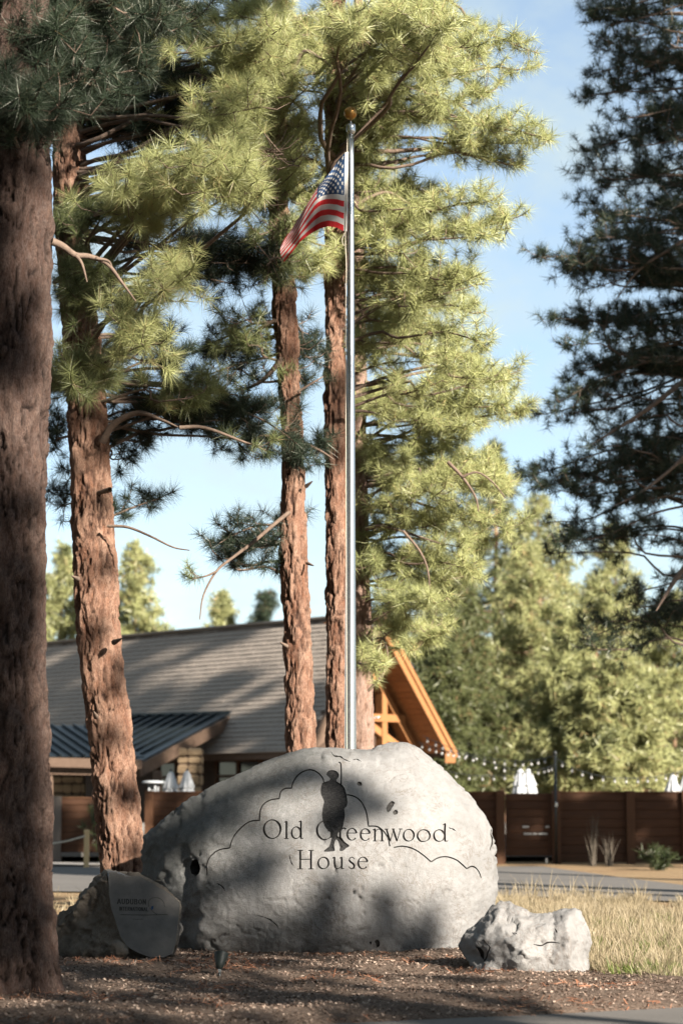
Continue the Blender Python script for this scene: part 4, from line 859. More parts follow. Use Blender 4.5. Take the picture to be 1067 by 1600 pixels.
far_at('pine behind the white umbrellas at the right edge', 1050, 930, 94, 90, 'needles_far', 5, group=G, n=1700, bare=.08, ts=.9)
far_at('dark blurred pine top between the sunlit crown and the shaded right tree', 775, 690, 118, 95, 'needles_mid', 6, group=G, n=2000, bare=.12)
far_at('tall sunlit pine rising in the gap between the sunlit crown and the shaded right tree', 842, 775, 110, 105, 'needles_far', 15, group=G, n=1800, bare=.12)
far_at('pine seen between the big left trunk and the leaning trunk', 92, 850, 108, 70, 'needles_far', 7, group=G, n=1500)
far_at('pine peeking over the roof just right of the leaning trunk', 212, 848, 104, 75, 'needles_far', 8, group=G, n=1500)
far_at('small conical pine top above the roof ridge, left of its twin', 347, 925, 112, 34, 'needles_far', 9, group=G, n=900)
far_at('small ragged pine top above the roof ridge, near the slim trunk', 408, 922, 110, 38, 'needles_shaded', 10, group=G, n=900)
far_at('sunlit pine filling the gap right of the gate post', 885, 960, 84, 85, 'needles_far', 12, group=G, n=1700, bare=.06, ts=.9)
far_at('low bushy sunlit pine behind the black pole and the string lights', 970, 1010, 82, 90, 'needles_far', 13, group=G, n=1500, bare=.05, ts=.9)
far_at('dark bushy pine close behind the timber gable', 690, 1010, 84, 75, 'needles_mid', 14, group=G, n=1500, bare=.05, ts=.85)
far_at('pine just right of the pale slender trunk, above the gable', 610, 940, 125, 70, 'needles_far', 11, group=G, n=1100)

# ------------------------------------------------------------------ house
AX = pv(595, 960, 70); RD = Vector((-.673, .74, 0)); GD = Vector((.74, .673, 0)); HZ = gz(70); RZ = AX.z; EZ = 3.42; HWD = 3.0; HL = 24.0
def H(a, r, z): return Vector((AX.x, AX.y, 0)) + GD * a + RD * r + Vector((0, 0, z))
house = empty('lodge', H(0, 6, HZ), label='dark timber lodge with a shingled roof and an orange timber gable', cat='building')
def quad_slab(mb, a, b, c, d, th):
    """slab with top corners a b c d (counter-clockwise from above)"""
    n = (b - a).cross(d - a).normalized() * -th; q = [a, b, c, d]; q2 = [p + n for p in q]
    mb.add(q + q2, [(0, 1, 2, 3), (7, 6, 5, 4), (0, 4, 5, 1), (1, 5, 6, 2), (2, 6, 7, 3), (3, 7, 4, 0)])
sl_ = math.hypot(HWD, RZ - EZ)
def rp(s, r, side=-1, off=0.0):
    """point on the roof: s metres down the slope from the ridge, r metres along it"""
    a = side * HWD * s / sl_; z = RZ - (RZ - EZ) * s / sl_; n = Vector((0, 0, 1)) * HWD / sl_ + GD * side * (RZ - EZ) / sl_
    return H(a, r, z) + n * off
OV = 1.0
mb = MB(); quad_slab(mb, rp(0, 0, -1), rp(0, HL, -1), rp(sl_, HL, -1), rp(sl_, 0, -1), .16); roof = mb.build('roof', MAT['dark_siding'], house)
mb = MB(); quad_slab(mb, rp(0, HL, 1, -.002), rp(0, .002, 1, -.002), rp(sl_, .002, 1, -.002), rp(sl_, HL, 1, -.002), .16); mb.build('roof', MAT['dark_siding'], house)
mb = MB(); rows = int(sl_ / .17)
for i in range(rows + 1):
    s0 = i * .17; r = -.03 + (i % 2) * .13 + rnd.uniform(-.05, .05)
    while r < HL:
        w = rnd.uniform(.20, .34); b0 = .012 + rnd.uniform(0, .006); b1 = .034 + rnd.uniform(0, .014); s1 = min(s0 + .19, sl_ + .05); r1 = min(r + w - .008, HL)
        A = [rp(s0, r, -1, b0), rp(s0, r1, -1, b0), rp(s1, r1, -1, b1), rp(s1, r, -1, b1), rp(s1, r1, -1, .003), rp(s1, r, -1, .003), rp(s0, r, -1, .003), rp(s0, r1, -1, .003)]
        mb.add(A, [(0, 1, 2, 3), (3, 2, 4, 5), (0, 3, 5, 6), (2, 1, 7, 4)]); r += w
mb.build('shingles', MAT['shingle'], roof, kind='stuff')
MB().beam(rp(-.02, -.02, -1, .05), rp(-.02, HL, -1, .05), .26, .06, Vector((0, 0, 1))).build('ridge_cap', MAT['shingle'], roof)
for side in (-1, 1):           # fascia boards on the rakes and eaves
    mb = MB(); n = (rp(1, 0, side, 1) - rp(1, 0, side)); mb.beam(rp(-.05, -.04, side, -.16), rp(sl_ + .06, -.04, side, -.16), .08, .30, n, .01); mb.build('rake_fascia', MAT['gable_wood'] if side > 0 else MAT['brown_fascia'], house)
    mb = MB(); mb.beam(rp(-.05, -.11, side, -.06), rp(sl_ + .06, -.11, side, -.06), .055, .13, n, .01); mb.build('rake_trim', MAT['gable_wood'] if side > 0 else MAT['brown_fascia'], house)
MB().beam(rp(sl_ + .03, .1, -1, -.14), rp(sl_ + .03, HL, -1, -.14), .05, .22, (0, 0, 1)).build('eave_fascia', MAT['brown_fascia'], house)
MB().box(rp(sl_ - .08, -.12, 1, -.34), (.30, .34, .30), None, .02).build('beam_end', MAT['gable_wood'], house)
pm = MB().box((0, 0, 0), (.19, 2.3, .03), Matrix((-(GD * HWD - Vector((0, 0, RZ - EZ))).normalized(), RD, (Vector((0, 0, 1)) * HWD + GD * (RZ - EZ)).normalized())).transposed()).mesh('soffit_plank', MAT['soffit_wood'])
for i in range(int(sl_ / .2)):
    o = link('soffit_plank', pm, house); o.location = rp(.1 + i * .2, 1.16, 1, -.19 - .004 * (i % 3))
GWZ = 1.75                     # gable wall, set back under the roof
mb = MB(); w = HWD - .75
ztop = RZ - .45
mb.add([H(-w, GWZ, HZ - .3), H(w, GWZ, HZ - .3), H(w, GWZ, EZ + .55), H(0, GWZ, ztop), H(-w, GWZ, EZ + .55), H(-w, HL - 1, HZ - .3), H(w, HL - 1, HZ - .3), H(w, HL - 1, EZ + .55), H(0, HL - 1, ztop), H(-w, HL - 1, EZ + .55)],
       [(0, 1, 2, 3, 4), (9, 8, 7, 6, 5), (0, 4, 9, 5), (1, 6, 7, 2)]); mb.build('wall', MAT['dark_siding'], house)
TZ = 1.05                      # truss plane
def tb(a0, z0, a1, z1, w=.2, h=.24, nm='truss_beam', m='gable_wood', r=TZ):
    MB().beam(H(a0, r, z0), H(a1, r, z1), w, h, RD, .015).build(nm, MAT[m], house)
sl2 = (RZ - EZ) / HWD
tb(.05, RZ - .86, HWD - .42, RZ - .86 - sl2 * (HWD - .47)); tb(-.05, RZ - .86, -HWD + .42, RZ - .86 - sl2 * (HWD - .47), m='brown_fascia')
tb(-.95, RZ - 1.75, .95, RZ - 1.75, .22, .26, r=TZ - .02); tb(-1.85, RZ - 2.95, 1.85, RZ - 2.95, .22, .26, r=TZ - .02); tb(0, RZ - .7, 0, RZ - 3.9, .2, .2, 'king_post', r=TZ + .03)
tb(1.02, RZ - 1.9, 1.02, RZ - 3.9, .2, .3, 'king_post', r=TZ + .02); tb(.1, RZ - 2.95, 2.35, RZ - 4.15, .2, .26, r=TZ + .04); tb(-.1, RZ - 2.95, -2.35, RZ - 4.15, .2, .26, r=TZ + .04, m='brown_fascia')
mb = MB()
for k in range(3):
    for a in (-.5, .62): mb.lathe([(.001, -.02), (.045, -.02), (.045, .02), (.001, .02)], H(a - .12 + .12 * k, TZ - .16, RZ - 2.95), 8, (Matrix((GD, Vector((0, 0, 1)), -RD))).transposed())
mb.build('bolt_heads', MAT['steel'], house)
fr = MB()
for (a0, a1, z0, z1) in ((-.55, .5, RZ - 3.0, RZ - 1.9),):
    o = MB().box(H((a0 + a1) / 2, GWZ - .03, (z0 + z1) / 2), (a1 - a0, .05, z1 - z0), Matrix((GD, RD, Vector((0, 0, 1)))).transposed()).build('window', MAT['window_glass'], house)
    f = MB()
    for a in (a0, (a0 + a1) / 2, a1): f.beam(H(a, GWZ - .07, z0), H(a, GWZ - .07, z1), .08, .06, RD)
    for z in (z0, z1): f.beam(H(a0, GWZ - .075, z), H(a1, GWZ - .075, z), .06, .08, RD)
    f.build('frame', MAT['gable_wood'], o)
# long wall below the eave: siding boards, windows, posts
MW = Matrix((RD, -GD, Vector((0, 0, 1)))).transposed()
bm_ = MB().box((0, 0, 0), (5.6, .03, .19), MW).mesh('siding_board', MAT['dark_siding'])
for j in range(3):
    for k in range(14):
        o = link('siding_board', bm_, house); o.location = H(-w - .02 - .004 * (k % 2), 4.4 + j * 5.7, 1.25 + k * .2)
for r0, r1 in ((2.6, 4.6), (5.6, 7.4)):
    o = MB().box(H(-w - .06, (r0 + r1) / 2, 2.45), (r1 - r0, .04, 1.5), MW).build('window', MAT['window_glass'], house); f = MB()
    for r in (r0, (r0 + r1) / 2, r1): f.beam(H(-w - .10, r, 1.7), H(-w - .10, r, 3.2), .12, .08, GD)
    for z in (1.7, 2.75, 3.2): f.beam(H(-w - .105, r0, z), H(-w - .105, r1, z), .08, .11, GD)
    f.build('frame', MAT['fence_post_wood'], o)
# stone piers under the metal porch roof: every stone its own piece
def pier(cx, cy, z0, z1, wx):
    g = random.Random(int(cx * 10)); z = z0
    while z < z1 - .05:
        h = g.uniform(.2, .34); x = -wx / 2
        while x < wx / 2 - .05:
            q = min(g.uniform(.22, .45), wx / 2 - x); o = MB().box((cx + x + q / 2, cy + g.uniform(-.04, .04), z + h / 2), (q - .02, .6 + g.uniform(-.05, .05), h - .02), None, .05).build('stone', MAT['chimney_stone'], house); x += q
        z += h
    MB().box((cx, cy + .02, (z0 + z1) / 2), (wx - .06, .5, z1 - z0)).build('mortar_core', MAT['dark_siding'], house)
p = pw(298, 1200, 69.3); pier(p[0], p[1], 1.0, float(pw(298, 1172, 69.3)[2]), .72)
p = pw(108, 1200, 70); pier(p[0], p[1], .6, float(pw(108, 1190, 70)[2]), .95)
# standing-seam porch roof in two pitches that meet behind the leaning trunk
nR = (Vector((0, 0, 1)) * HWD - GD * (RZ - EZ)).normalized()
def onroof(px, py): return on_plane(px, py, rp(0, 0, -1, .05), nR)
tr_, tl_ = onroof(356, 1117), onroof(168, 1121)
dn = pv(216, 1192, 67.2) - tr_
def seam_roof(a, b, d, n, lab):
    """panels side by side from a to b, each running along d"""
    nn = (b - a).cross(d).normalized(); nn = nn if nn.z > 0 else -nn
    for k in range(n):
        p0 = a + (b - a) * (k / n); p1 = a + (b - a) * ((k + 1) / n); m = MB(); quad_slab(m, p0 + (p1 - p0) * .02, p0 + (p1 - p0) * .02 + d, p1 - (p1 - p0) * .02 + d, p1 - (p1 - p0) * .02, .03)
        m.beam(p0 + nn * .03, p0 + d + nn * .03, .045, .08, nn); m.build('roof_panel', MAT['metal_roofing'], house)
seam_roof(tl_, tr_, dn, 11, 'right')
l0, l1 = pv(40, 1134, 70.5), pv(150, 1134, 70.5); seam_roof(pv(-60, 1134, 71.5), l1, pv(150, 1183, 67) - pv(78, 1134, 70.5), 12, 'left')
MB().beam(tr_ + Vector((.08, 0, -.2)), tr_ + dn * 1.02 + Vector((.08, 0, -.2)), .08, .34, (0, 0, 1)).build('porch_rake_board', MAT['brown_fascia'], house)
MB().beam(tl_ + Vector((0, 0, .06)), tr_ + Vector((.1, 0, .06)), .12, .08, (0, 0, 1)).build('porch_flashing', MAT['metal_roofing'], house)
MB().beam(pv(-20, 1189, 66.9), pv(222, 1195, 66.9), .1, .26, (0, 0, 1)).build('porch_eave_board', MAT['brown_fascia'], house)
MB().beam(pv(-20, 1203, 67.2), pv(214, 1207, 67.2), .16, .2, (0, 0, 1)).build('porch_beam', MAT['brown_fascia'], house)
for px in (76, 246):
    q = pv(px, 1205, 67.3); MB().box((q.x, q.y, (q.z + .4) / 2), (.24, .24, q.z - .4), None, .02).build('porch_post', MAT['brown_fascia'], house)
m = MB(); m.box((-2, 70, .95), (26, 8, .9)); patio = m.build('patio', MAT['concrete'], None, kind='structure')

# ------------------------------------------------------------------ fence, gate
FY = 64.0
def fz(py): return float(pw(533, py, FY)[2])
def fx(px): return float(pw(px, 1300, FY)[0])
def fence(label, posts, ytop, ybot, pm_, pw_=.22, cap=True):
    zt, zb = fz(ytop), fz(ybot); t = empty('wooden_fence', (fx(posts[0]), FY, zb), label=label, cat='fence', group='plank fence along the driveway'); n = 8; bh = (zt - zb - .06) / n
    for px in posts:
        MB().box((fx(px), FY - .06, (zt + .05 + zb - .2) / 2), (pw_, .2, zt + .05 - zb + .2), None, .015).build('post', MAT[pm_], t)
    for a, b in zip(posts[:-1], posts[1:]):
        x0, x1 = fx(a) + pw_ / 2 - .03, fx(b) - pw_ / 2 + .03; bme = MB().box((0, 0, 0), (x1 - x0, .035, bh - .0015), None, .012).mesh('board', MAT['fence_wood'])
        for k in range(n):
            o = link('board', bme, t); o.location = ((x0 + x1) / 2, FY + rnd.uniform(-.006, .006), zb + .06 + bh * (k + .5)); o.rotation_euler = (rnd.uniform(-.02, .02), 0, 0)
        MB().box(((x0 + x1) / 2, FY + .032, (zb + zt) / 2 + .02), (x1 - x0 - .04, .02, zt - zb - .10)).build('backing', MAT['fence_wood'], t)
        MB().box(((x0 + x1) / 2, FY - .01, zt + .012), (x1 - x0, .10, .035), None, .006).build('cap_rail', MAT['fence_post_wood'], t)
    return t
fence('plank fence stretch with pale grey posts, left of the leaning trunk', [-60, 88, 205], 1248, 1336, 'grey_post_wood', .26)
fence('plank fence stretch between the leaning trunk and the carved boulder', [233, 345, 460], 1239, 1342, 'fence_post_wood')
fence('plank fence stretch just left of the gate, touching the carved boulder', [640, 714, 782], 1239, 1346, 'fence_post_wood')
fence('plank fence stretch with a lit top board, right of the gate', [869, 985, 1072, 1190], 1239, 1352, 'fence_post_wood')
gt = empty('wooden_gate', (fx(826), FY, fz(1344)), label='closed plank gate with small pale plates put in for bright slots, between two posts', cat='gate'); zb, zt = fz(1338), fz(1240); bh = (zt - zb) / 8
bme = MB().box((0, 0, 0), (fx(861) - fx(791), .04, bh - .0015), None, .012).mesh('board', MAT['fence_wood'])
for k in range(8):
    o = link('board', bme, gt); o.location = (fx(826), FY + .02 + rnd.uniform(-.005, .005), zb + bh * (k + .5))
MB().box((fx(826), FY + .055, (zb + zt) / 2), (fx(858) - fx(794), .02, zt - zb - .04)).build('backing', MAT['fence_wood'], gt)
for px in (792.5, 859.5): MB().box((fx(px), FY - .025, (zb + zt) / 2), (.09, .04, zt - zb - .02), None, .006).build('stile', MAT['fence_wood'], gt)
for x0, x1, y in ((816, 826, 1292.5), (852, 858, 1292.5), (818, 830, 1303.5), (832, 839, 1303.5), (841, 855, 1303.5)):  # pale plates stand in for light showing through slots
    MB().box((fx((x0 + x1) / 2), FY - .052, fz(y)), (fx(x1) - fx(x0), .012, .05), None, .004).build('slot_plate', MAT['bulb_glass'], gt)
MB().box((fx(853), FY - .06, fz(1346)), (.05, .05, .16), None, .01).build('drop_bolt', MAT['steel'], gt)
for px in (786.5, 864.5): pass
MB().box((fx(992), FY - .4, fz(1361)), (.44, .4, .26), None, .02).build('concrete_block', MAT['concrete'], None, label='grey concrete block at the foot of a fence post', cat='block')
lp = empty('light_pole', (fx(867), FY - .3, fz(1352)), label='thin black pole standing at the gate and holding string lights', cat='pole')
MB().tube([(fx(867), FY - .3, fz(1356)), (fx(867), FY - .3, fz(1178))], .035, 8).build('shaft', MAT['black_metal'], lp)
MB().lathe([(.05, -.04), (.05, .02), (.012, .07)], (fx(867), FY - .3, fz(1178)), 8).build('cap', MAT['black_metal'], lp)
MB().box((fx(868), FY - .3, fz(1258)), (.07, .09, .12), None, .01).build('clamp', MAT['steel'], lp)
for i, (lab, pts) in enumerate((('string of round bulbs from the timber gable down to the fence tops', [(652, 1160, 67.5), (690, 1172, 66.5), (730, 1180, 65), (770, 1193, 64.5), (806, 1205, 64)]),
                 ('upper string of round bulbs running from the gable to the black pole', [(660, 1150, 68), (705, 1169, 67), (760, 1184, 66), (815, 1190, 65), (866, 1182, 63.6)]),
                 ('lowest string of round bulbs hanging close above the fence', [(700, 1206, 66), (740, 1212, 66), (790, 1211, 66), (840, 1203, 65), (866, 1196, 63.7)]),
                 ('string of round bulbs sagging from the black pole to the right edge', [(868, 1185, 63.7), (900, 1202, 64), (945, 1214, 64.5), (1000, 1216, 65), (1040, 1211, 65.5), (1100, 1198, 66)]))):
    P = catmull(np.array([pw(*p) for p in pts]), 24); s = empty('string_lights', P[0], label=lab, cat='string lights', group='festoon lights over the patio'); MB().tube(P, .009, 5).build('cable', MAT['black_metal'], s)
    L = np.concatenate([[0], np.cumsum(np.linalg.norm(np.diff(P, axis=0), axis=1))]); d = .22
    bulb = MB().lathe([(.010, .05), (.014, .03), (.030, .010), (.035, -.010), (.028, -.03), (.006, -.043)], (0, 0, 0), 10).mesh('bulb', MAT['bulb_glass']); sock = MB().lathe([(.020, .03), (.022, .085), (.01, .095)], (0, 0, 0), 8).mesh('socket', MAT['black_metal'])
    while d < L[-1] - .1:
        c = [float(np.interp(d, L, P[:, k])) for k in range(3)]; o = link('bulb', bulb, s); o.location = (c[0], c[1], c[2] - .10); o = link('socket', sock, s); o.location = (c[0], c[1], c[2] - .10); d += rnd.uniform(.30, .40)

# closed patio umbrellas
def umbrella(label, px, ytop, Y):
    z1_ = float(pw(px, ytop, Y)[2]); x = float(pw(px, ytop, Y)[0]); k = 1.0; z0 = 1.4
    u = empty('patio_umbrella', (x, Y, z0), label=label, cat='umbrella', group='closed patio umbrellas')
    fold = lambda n, a0: (lambda a, i: 1 + (.16 if i > 0 else .05) * math.cos(n * a + a0) + .06 * math.cos(2 * n * a + 1 + a0))
    MB().tube([(x, Y, z0), (x, Y, z1_ - .03)], .022, 8).build('pole', MAT['fence_post_wood'], u)
    MB().lathe([(.03, 0), (.07, -.05), (.15, -.30), (.205, -.44), (.195, -.46)], (x, Y, z1_), 40, None, fold(8, px)).build('canopy_top', MAT['canvas'], u)
    MB().lathe([(.15, -.40), (.20, -.55), (.235, -.80), (.225, -1.05), (.20, -1.10)], (x, Y, z1_), 40, None, fold(8, px * .7)).build('canopy_skirt', MAT['canvas'], u)
    MB().tube([(x + .19 * math.cos(a), Y + .19 * math.sin(a), z1_ - .46) for a in np.linspace(0, 6.283, 16)], .02, 5, False).build('tie_band', MAT['canvas'], u)
    MB().lathe([(.018, -.02), (.03, .02), (.02, .06), (.004, .075)], (x, Y, z1_), 8).build('finial', MAT['black_metal'], u)
umbrella('closed white umbrella above the fence, beside the small white table', 267, 1206, 66); umbrella('closed white umbrella above the fence, nearest the carved boulder on its left side', 292, 1205, 66.2)
umbrella('closed grey-white umbrella behind the gate, left of the touching pair', 813, 1202, 67); umbrella('closed grey-white umbrella behind the gate, right of the touching pair', 825, 1202, 67)
umbrella('closed white umbrella behind the fence, just in from the right edge', 1051, 1211, 66.5); umbrella('closed white umbrella cut by the right edge of the photo', 1071, 1212, 66.5)
tx = pv(240, 1223, 66); tbl = empty('patio_table', (tx.x, tx.y, 1.4), label='small round white-topped table with pale legs above the fence', cat='table')
MB().lathe([(.02, -.02), (.29, -.03), (.31, -.01), (.31, .01), (.29, .03), (.1, .05), (.02, .05)], tx, 24).build('table_top', MAT['white_table'], tbl)
for a in (.4, 1.97, 3.54, 5.11):
    MB().tube([(tx.x + .12 * math.cos(a), tx.y + .12 * math.sin(a), tx.z - .02), (tx.x + .16 * math.cos(a), tx.y + .16 * math.sin(a), 1.4)], .03, 8).build('leg', MAT['white_table'], tbl)

# rope posts left, shrubs by the fence
q = pv(135, 1342, 60); rb = empty('rope_barrier', (q.x, q.y, gz(60)), label='short pale wooden post with a rope, at the edge of the driveway', cat='barrier')
MB().box((q.x, q.y, (gz(60) - .1 + pv(135, 1297, 60).z) / 2), (.12, .12, pv(135, 1297, 60).z - gz(60) + .1), None, .015).build('post', MAT['pale_post'], rb)
q2 = pv(20, 1302, 60); MB().box((q2.x, q2.y, (gz(60) + q2.z) / 2), (.12, .12, q2.z - gz(60) + .2), None, .015).build('post', MAT['pale_post'], rb)
MB().tube(catmull([pw(133, 1307, 59.94), pw(100, 1316, 59.94), pw(70, 1319, 59.94), pw(45, 1314, 59.94), pw(22, 1304, 59.94)], 6), .022, 6).build('rope', MAT['rope_fibre'], rb)
def stems(name, label, px, Y, h, n, spread, m, cat, leaf=None, seed=1, base=None):
    g = np.random.RandomState(seed); c = pw(px, 1350, Y); z = gz(Y); t = empty(name, (c[0], Y, z), label=label, cat=cat); mb = MB(); pos, dr = [], []
    for k in range(n):
        a = g.uniform(0, 6.283); l = spread * g.rand(); hh = h * g.uniform(.6, 1.05); p = [(c[0] + g.normal(0, .05), Y + g.normal(0, .05), z - .03)]
        for q in (.4, .75, 1): p.append((p[0][0] + math.cos(a) * l * q ** 1.5 + g.normal(0, .012), p[0][1] + math.sin(a) * l * q ** 1.5, z + hh * q))
        mb.tube(p, [.012, .009, .006, .003], 4, False)
        if leaf:
            for q in g.uniform(.2, 1, leaf): pos.append([np.interp(q, [0, .4, .75, 1], [w_[i] for w_ in p]) for i in range(3)]); dr.append(g.normal(0, 1, 3) + np.array([0, 0, .4]))
    mb.build('stems', MAT[m], t)
    if leaf: link('foliage', tuft_mesh('foliage', np.array(pos), np.array(dr), g.uniform(.5, .8, len(pos)), 'shade', MAT['shrub_leaves']), t, kind='stuff')
stems('dry_plant', 'tall bundle of dry upright stems against the dark fence', 926, 62.5, 1.25, 26, .22, 'dead_stem', 'plant', None, 1)
stems('dry_plant', 'shorter dry fan-shaped stems to the right of the tall dry bundle', 953, 62.3, .85, 22, .30, 'dead_stem', 'plant', None, 2)
stems('shrub', 'low scraggly green shrub at the fence foot near the right edge', 1030, 58.5, .55, 22, .6, 'dead_stem', 'shrub', 5, 3)
stems('shrub', 'round dark shrub in front of the fence, beside the leaning trunk', 168, 62.2, 1.55, 46, .75, 'dead_stem', 'shrub', 12, 4)

# ------------------------------------------------------------------ flagpole and flag
PY_ = 28.0
def q3(px, py): return pv(px, py, PY_)
fp = empty('flagpole', (q3(547, 1300).x, PY_, gz(PY_)), label='polished steel flagpole topped with a bronze ball, rising behind the carved boulder', cat='flagpole')
b0 = Vector((q3(547, 1200).x, PY_, gz(PY_) - .1)); t0 = q3(548, 205); rr_ = lambda z: .067 - .031 * max(0, (z - 2.4) / (t0.z - 2.4))
MB().tube([b0 + (t0 - b0) * (k / 24) for k in range(25)], [rr_((b0 + (t0 - b0) * (k / 24)).z) for k in range(25)], 28).build('shaft', MAT['steel'], fp)
MB().lathe([(.036, -.03), (.040, -.02), (.054, 0), (.055, .012), (.055, .08), (.050, .09), (.012, .095)], q3(548.3, 205), 24).build('truck', MAT['steel'], fp)
MB().tube([q3(548.2, 196), q3(548, 186)], .011, 10).build('spindle', MAT['steel'], fp)
c = q3(547.5, 176); MB().lathe([(max(.002, .078 * math.sin(a)), -.078 * math.cos(a)) for a in np.linspace(.02, math.pi - .02, 18)], c, 28).build('ball', MAT['brass'], fp)
MB().tube([b0 + Vector((0, 0, .05)), b0 + Vector((0, 0, .22))], [.17, .09], 20).build('base_collar', MAT['steel'], fp)
hy = catmull([pw(542.5, 212, PY_ - .05), pw(541.5, 300, PY_ - .06), pw(539.5, 372, PY_ - .07), pw(541, 420, PY_ - .08), pw(540, 520, PY_ - .08), pw(541, 900, PY_ - .085), pw(542, 1210, PY_ - .09)], 8)
MB().tube(hy, .0052, 5).build('halyard', MAT['rope_fibre'], fp)
MB().tube(catmull([pw(538.5, 363, PY_ - .06), pw(534.5, 374, PY_ - .08), pw(537, 383, PY_ - .06), pw(540, 376, PY_ - .06)], 5), .005, 5).build('halyard_loop', MAT['rope_fibre'], fp)
MB().box(q3(544, 1228) + Vector((0, -.08, 0)), (.05, .05, .16), None, .012).build('cleat', MAT['steel'], fp)
FTOP = np.array([(540.5, 236), (529, 250), (516, 268), (504, 282), (493, 297), (480, 318), (468, 338), (456, 357), (445, 372), (438, 384)], float)
FBOT = np.array([(538, 361), (526, 355), (513, 353), (501, 356), (490, 362), (480, 368), (469, 377), (462, 386), (452, 399), (444, 409)], float)
def fsurf(u, v):
    u = np.asarray(u, float); v = np.asarray(v, float); k = np.linspace(0, 1, 10); T = np.stack([np.interp(u, k, FTOP[:, i]) for i in (0, 1)], -1); B = np.stack([np.interp(u, k, FBOT[:, i]) for i in (0, 1)], -1)
    vv = v - .26 * np.sin(np.pi * v) * smooth01(u / .45) * (1 - .4 * smooth01((u - .6) / .4)); P = T + (B - T) * vv[..., None]
    P[..., 0] += 3.2 * np.sin(u * 9 + v * 2.5) * u * np.sin(np.pi * v)
    Y = PY_ - .06 + .42 * u * (.4 + .6 * v) + .10 * np.sin(u * 11 - v * 3.2) * np.minimum(1, u * 3) + .05 * np.sin(u * 21 + v * 5) * u + .22 * np.sin(np.pi * v) * smooth01((u - .3) / .5) * np.sin(u * 5)
    return pw(P[..., 0], P[..., 1], Y)
fl_ = empty('flag', pw(540, 237, PY_), label='United States flag drooping from the flagpole, stars and red and white stripes', cat='flag')
NU, NS = 60, 4
U, V_ = np.meshgrid(np.linspace(0.012, 1, NU + 1), np.linspace(0, 1, 13 * NS + 1), indexing='ij'); FPt = fsurf(U, V_).reshape(-1, 3); nv = 13 * NS + 1
parts = {'red_stripe': {}, 'white_stripe': {}, 'canton': {0: []}}
for i in range(NU):
    for j in range(13 * NS):
        s = j // NS; q = (i * nv + j, i * nv + j + 1, (i + 1) * nv + j + 1, (i + 1) * nv + j)
        if s < 7 and i < 24: parts['canton'][0].append(q)
        else: parts['red_stripe' if s % 2 == 0 else 'white_stripe'].setdefault(s, []).append(q)
cant = None
for nm, mm in (('red_stripe', 'flag_red'), ('white_stripe', 'flag_white'), ('canton', 'flag_blue')):
    for s, F in parts[nm].items():
        F = np.array(F); u_, inv = np.unique(F, return_inverse=True); o = link(nm, npmesh(nm, FPt[u_], inv.reshape(F.shape), MAT[mm], smooth=True), fl_)
        if nm == 'canton': cant = o
Uh, Vh = np.meshgrid(np.linspace(-.012, .012, 2), np.linspace(0, 1, 20), indexing='ij'); HP = fsurf(np.clip(Uh, 0, 1), Vh); HP[0, :, 0] += .03; HP = HP.reshape(-1, 3)
link('header', npmesh('header', HP, np.array([(j, j + 1, 20 + j + 1, 20 + j) for j in range(19)]), MAT['flag_white'], smooth=True), fl_)
SN = None
for row in range(9):
    for k in range(6 if row % 2 == 0 else 5):
        cu = .012 + .3885 * ((k + (.5 if row % 2 == 0 else 1)) / 6) ; cv = 7 / 13 * (row + .7) / 9.4; t = np.arange(10) * math.pi / 5 - math.pi / 2; rad = np.where(np.arange(10) % 2 == 0, .034, .016)
        P = fsurf(np.append(cu + rad * .53 * np.cos(t), cu), np.append(cv + rad * np.sin(t), cv)); n = np.cross(P[3] - P[10], P[0] - P[10]); n = unit(n); n = n if n[1] < 0 else -n
        VV = np.vstack([P + n * .004, P - n * .004]); F = [(10, a, (a + 1) % 10) for a in range(10)] + [(21, 11 + (a + 1) % 10, 11 + a) for a in range(10)]
        link('star', npmesh('star', VV, np.array(F), MAT['flag_white']), cant)

# garden spotlight in the mulch
q = pv(343, 1528, 22.6); sp_ = empty('garden_spotlight', (q.x, q.y, q.z), label='small dark garden spotlight standing in the mulch', cat='spotlight')
MB().tube([(q.x, q.y, q.z - .06), (q.x, q.y, q.z + .06)], [.008, .014], 8).build('stake', MAT['black_metal'], sp_)
MB().box((q.x, q.y, q.z + .065), (.03, .035, .05), None, .006).build('knuckle', MAT['steel'], sp_)
Ms = Matrix.Rotation(R(-28), 3, 'X') @ Matrix.Rotation(R(6), 3, 'Y')
MB().lathe([(.012, -.03), (.03, -.02), (.045, .03), (.056, .09), (.066, .12), (.066, .128), (.058, .128), (.052, .105), (.01, .10)], (q.x, q.y, q.z + .10), 20, Ms).build('housing', MAT['lamp_housing'], sp_)
MB().lathe([(.002, .104), (.050, .106), (.050, .110), (.002, .114)], (q.x, q.y, q.z + .10), 20, Ms).build('lens', MAT['window_glass'], sp_)

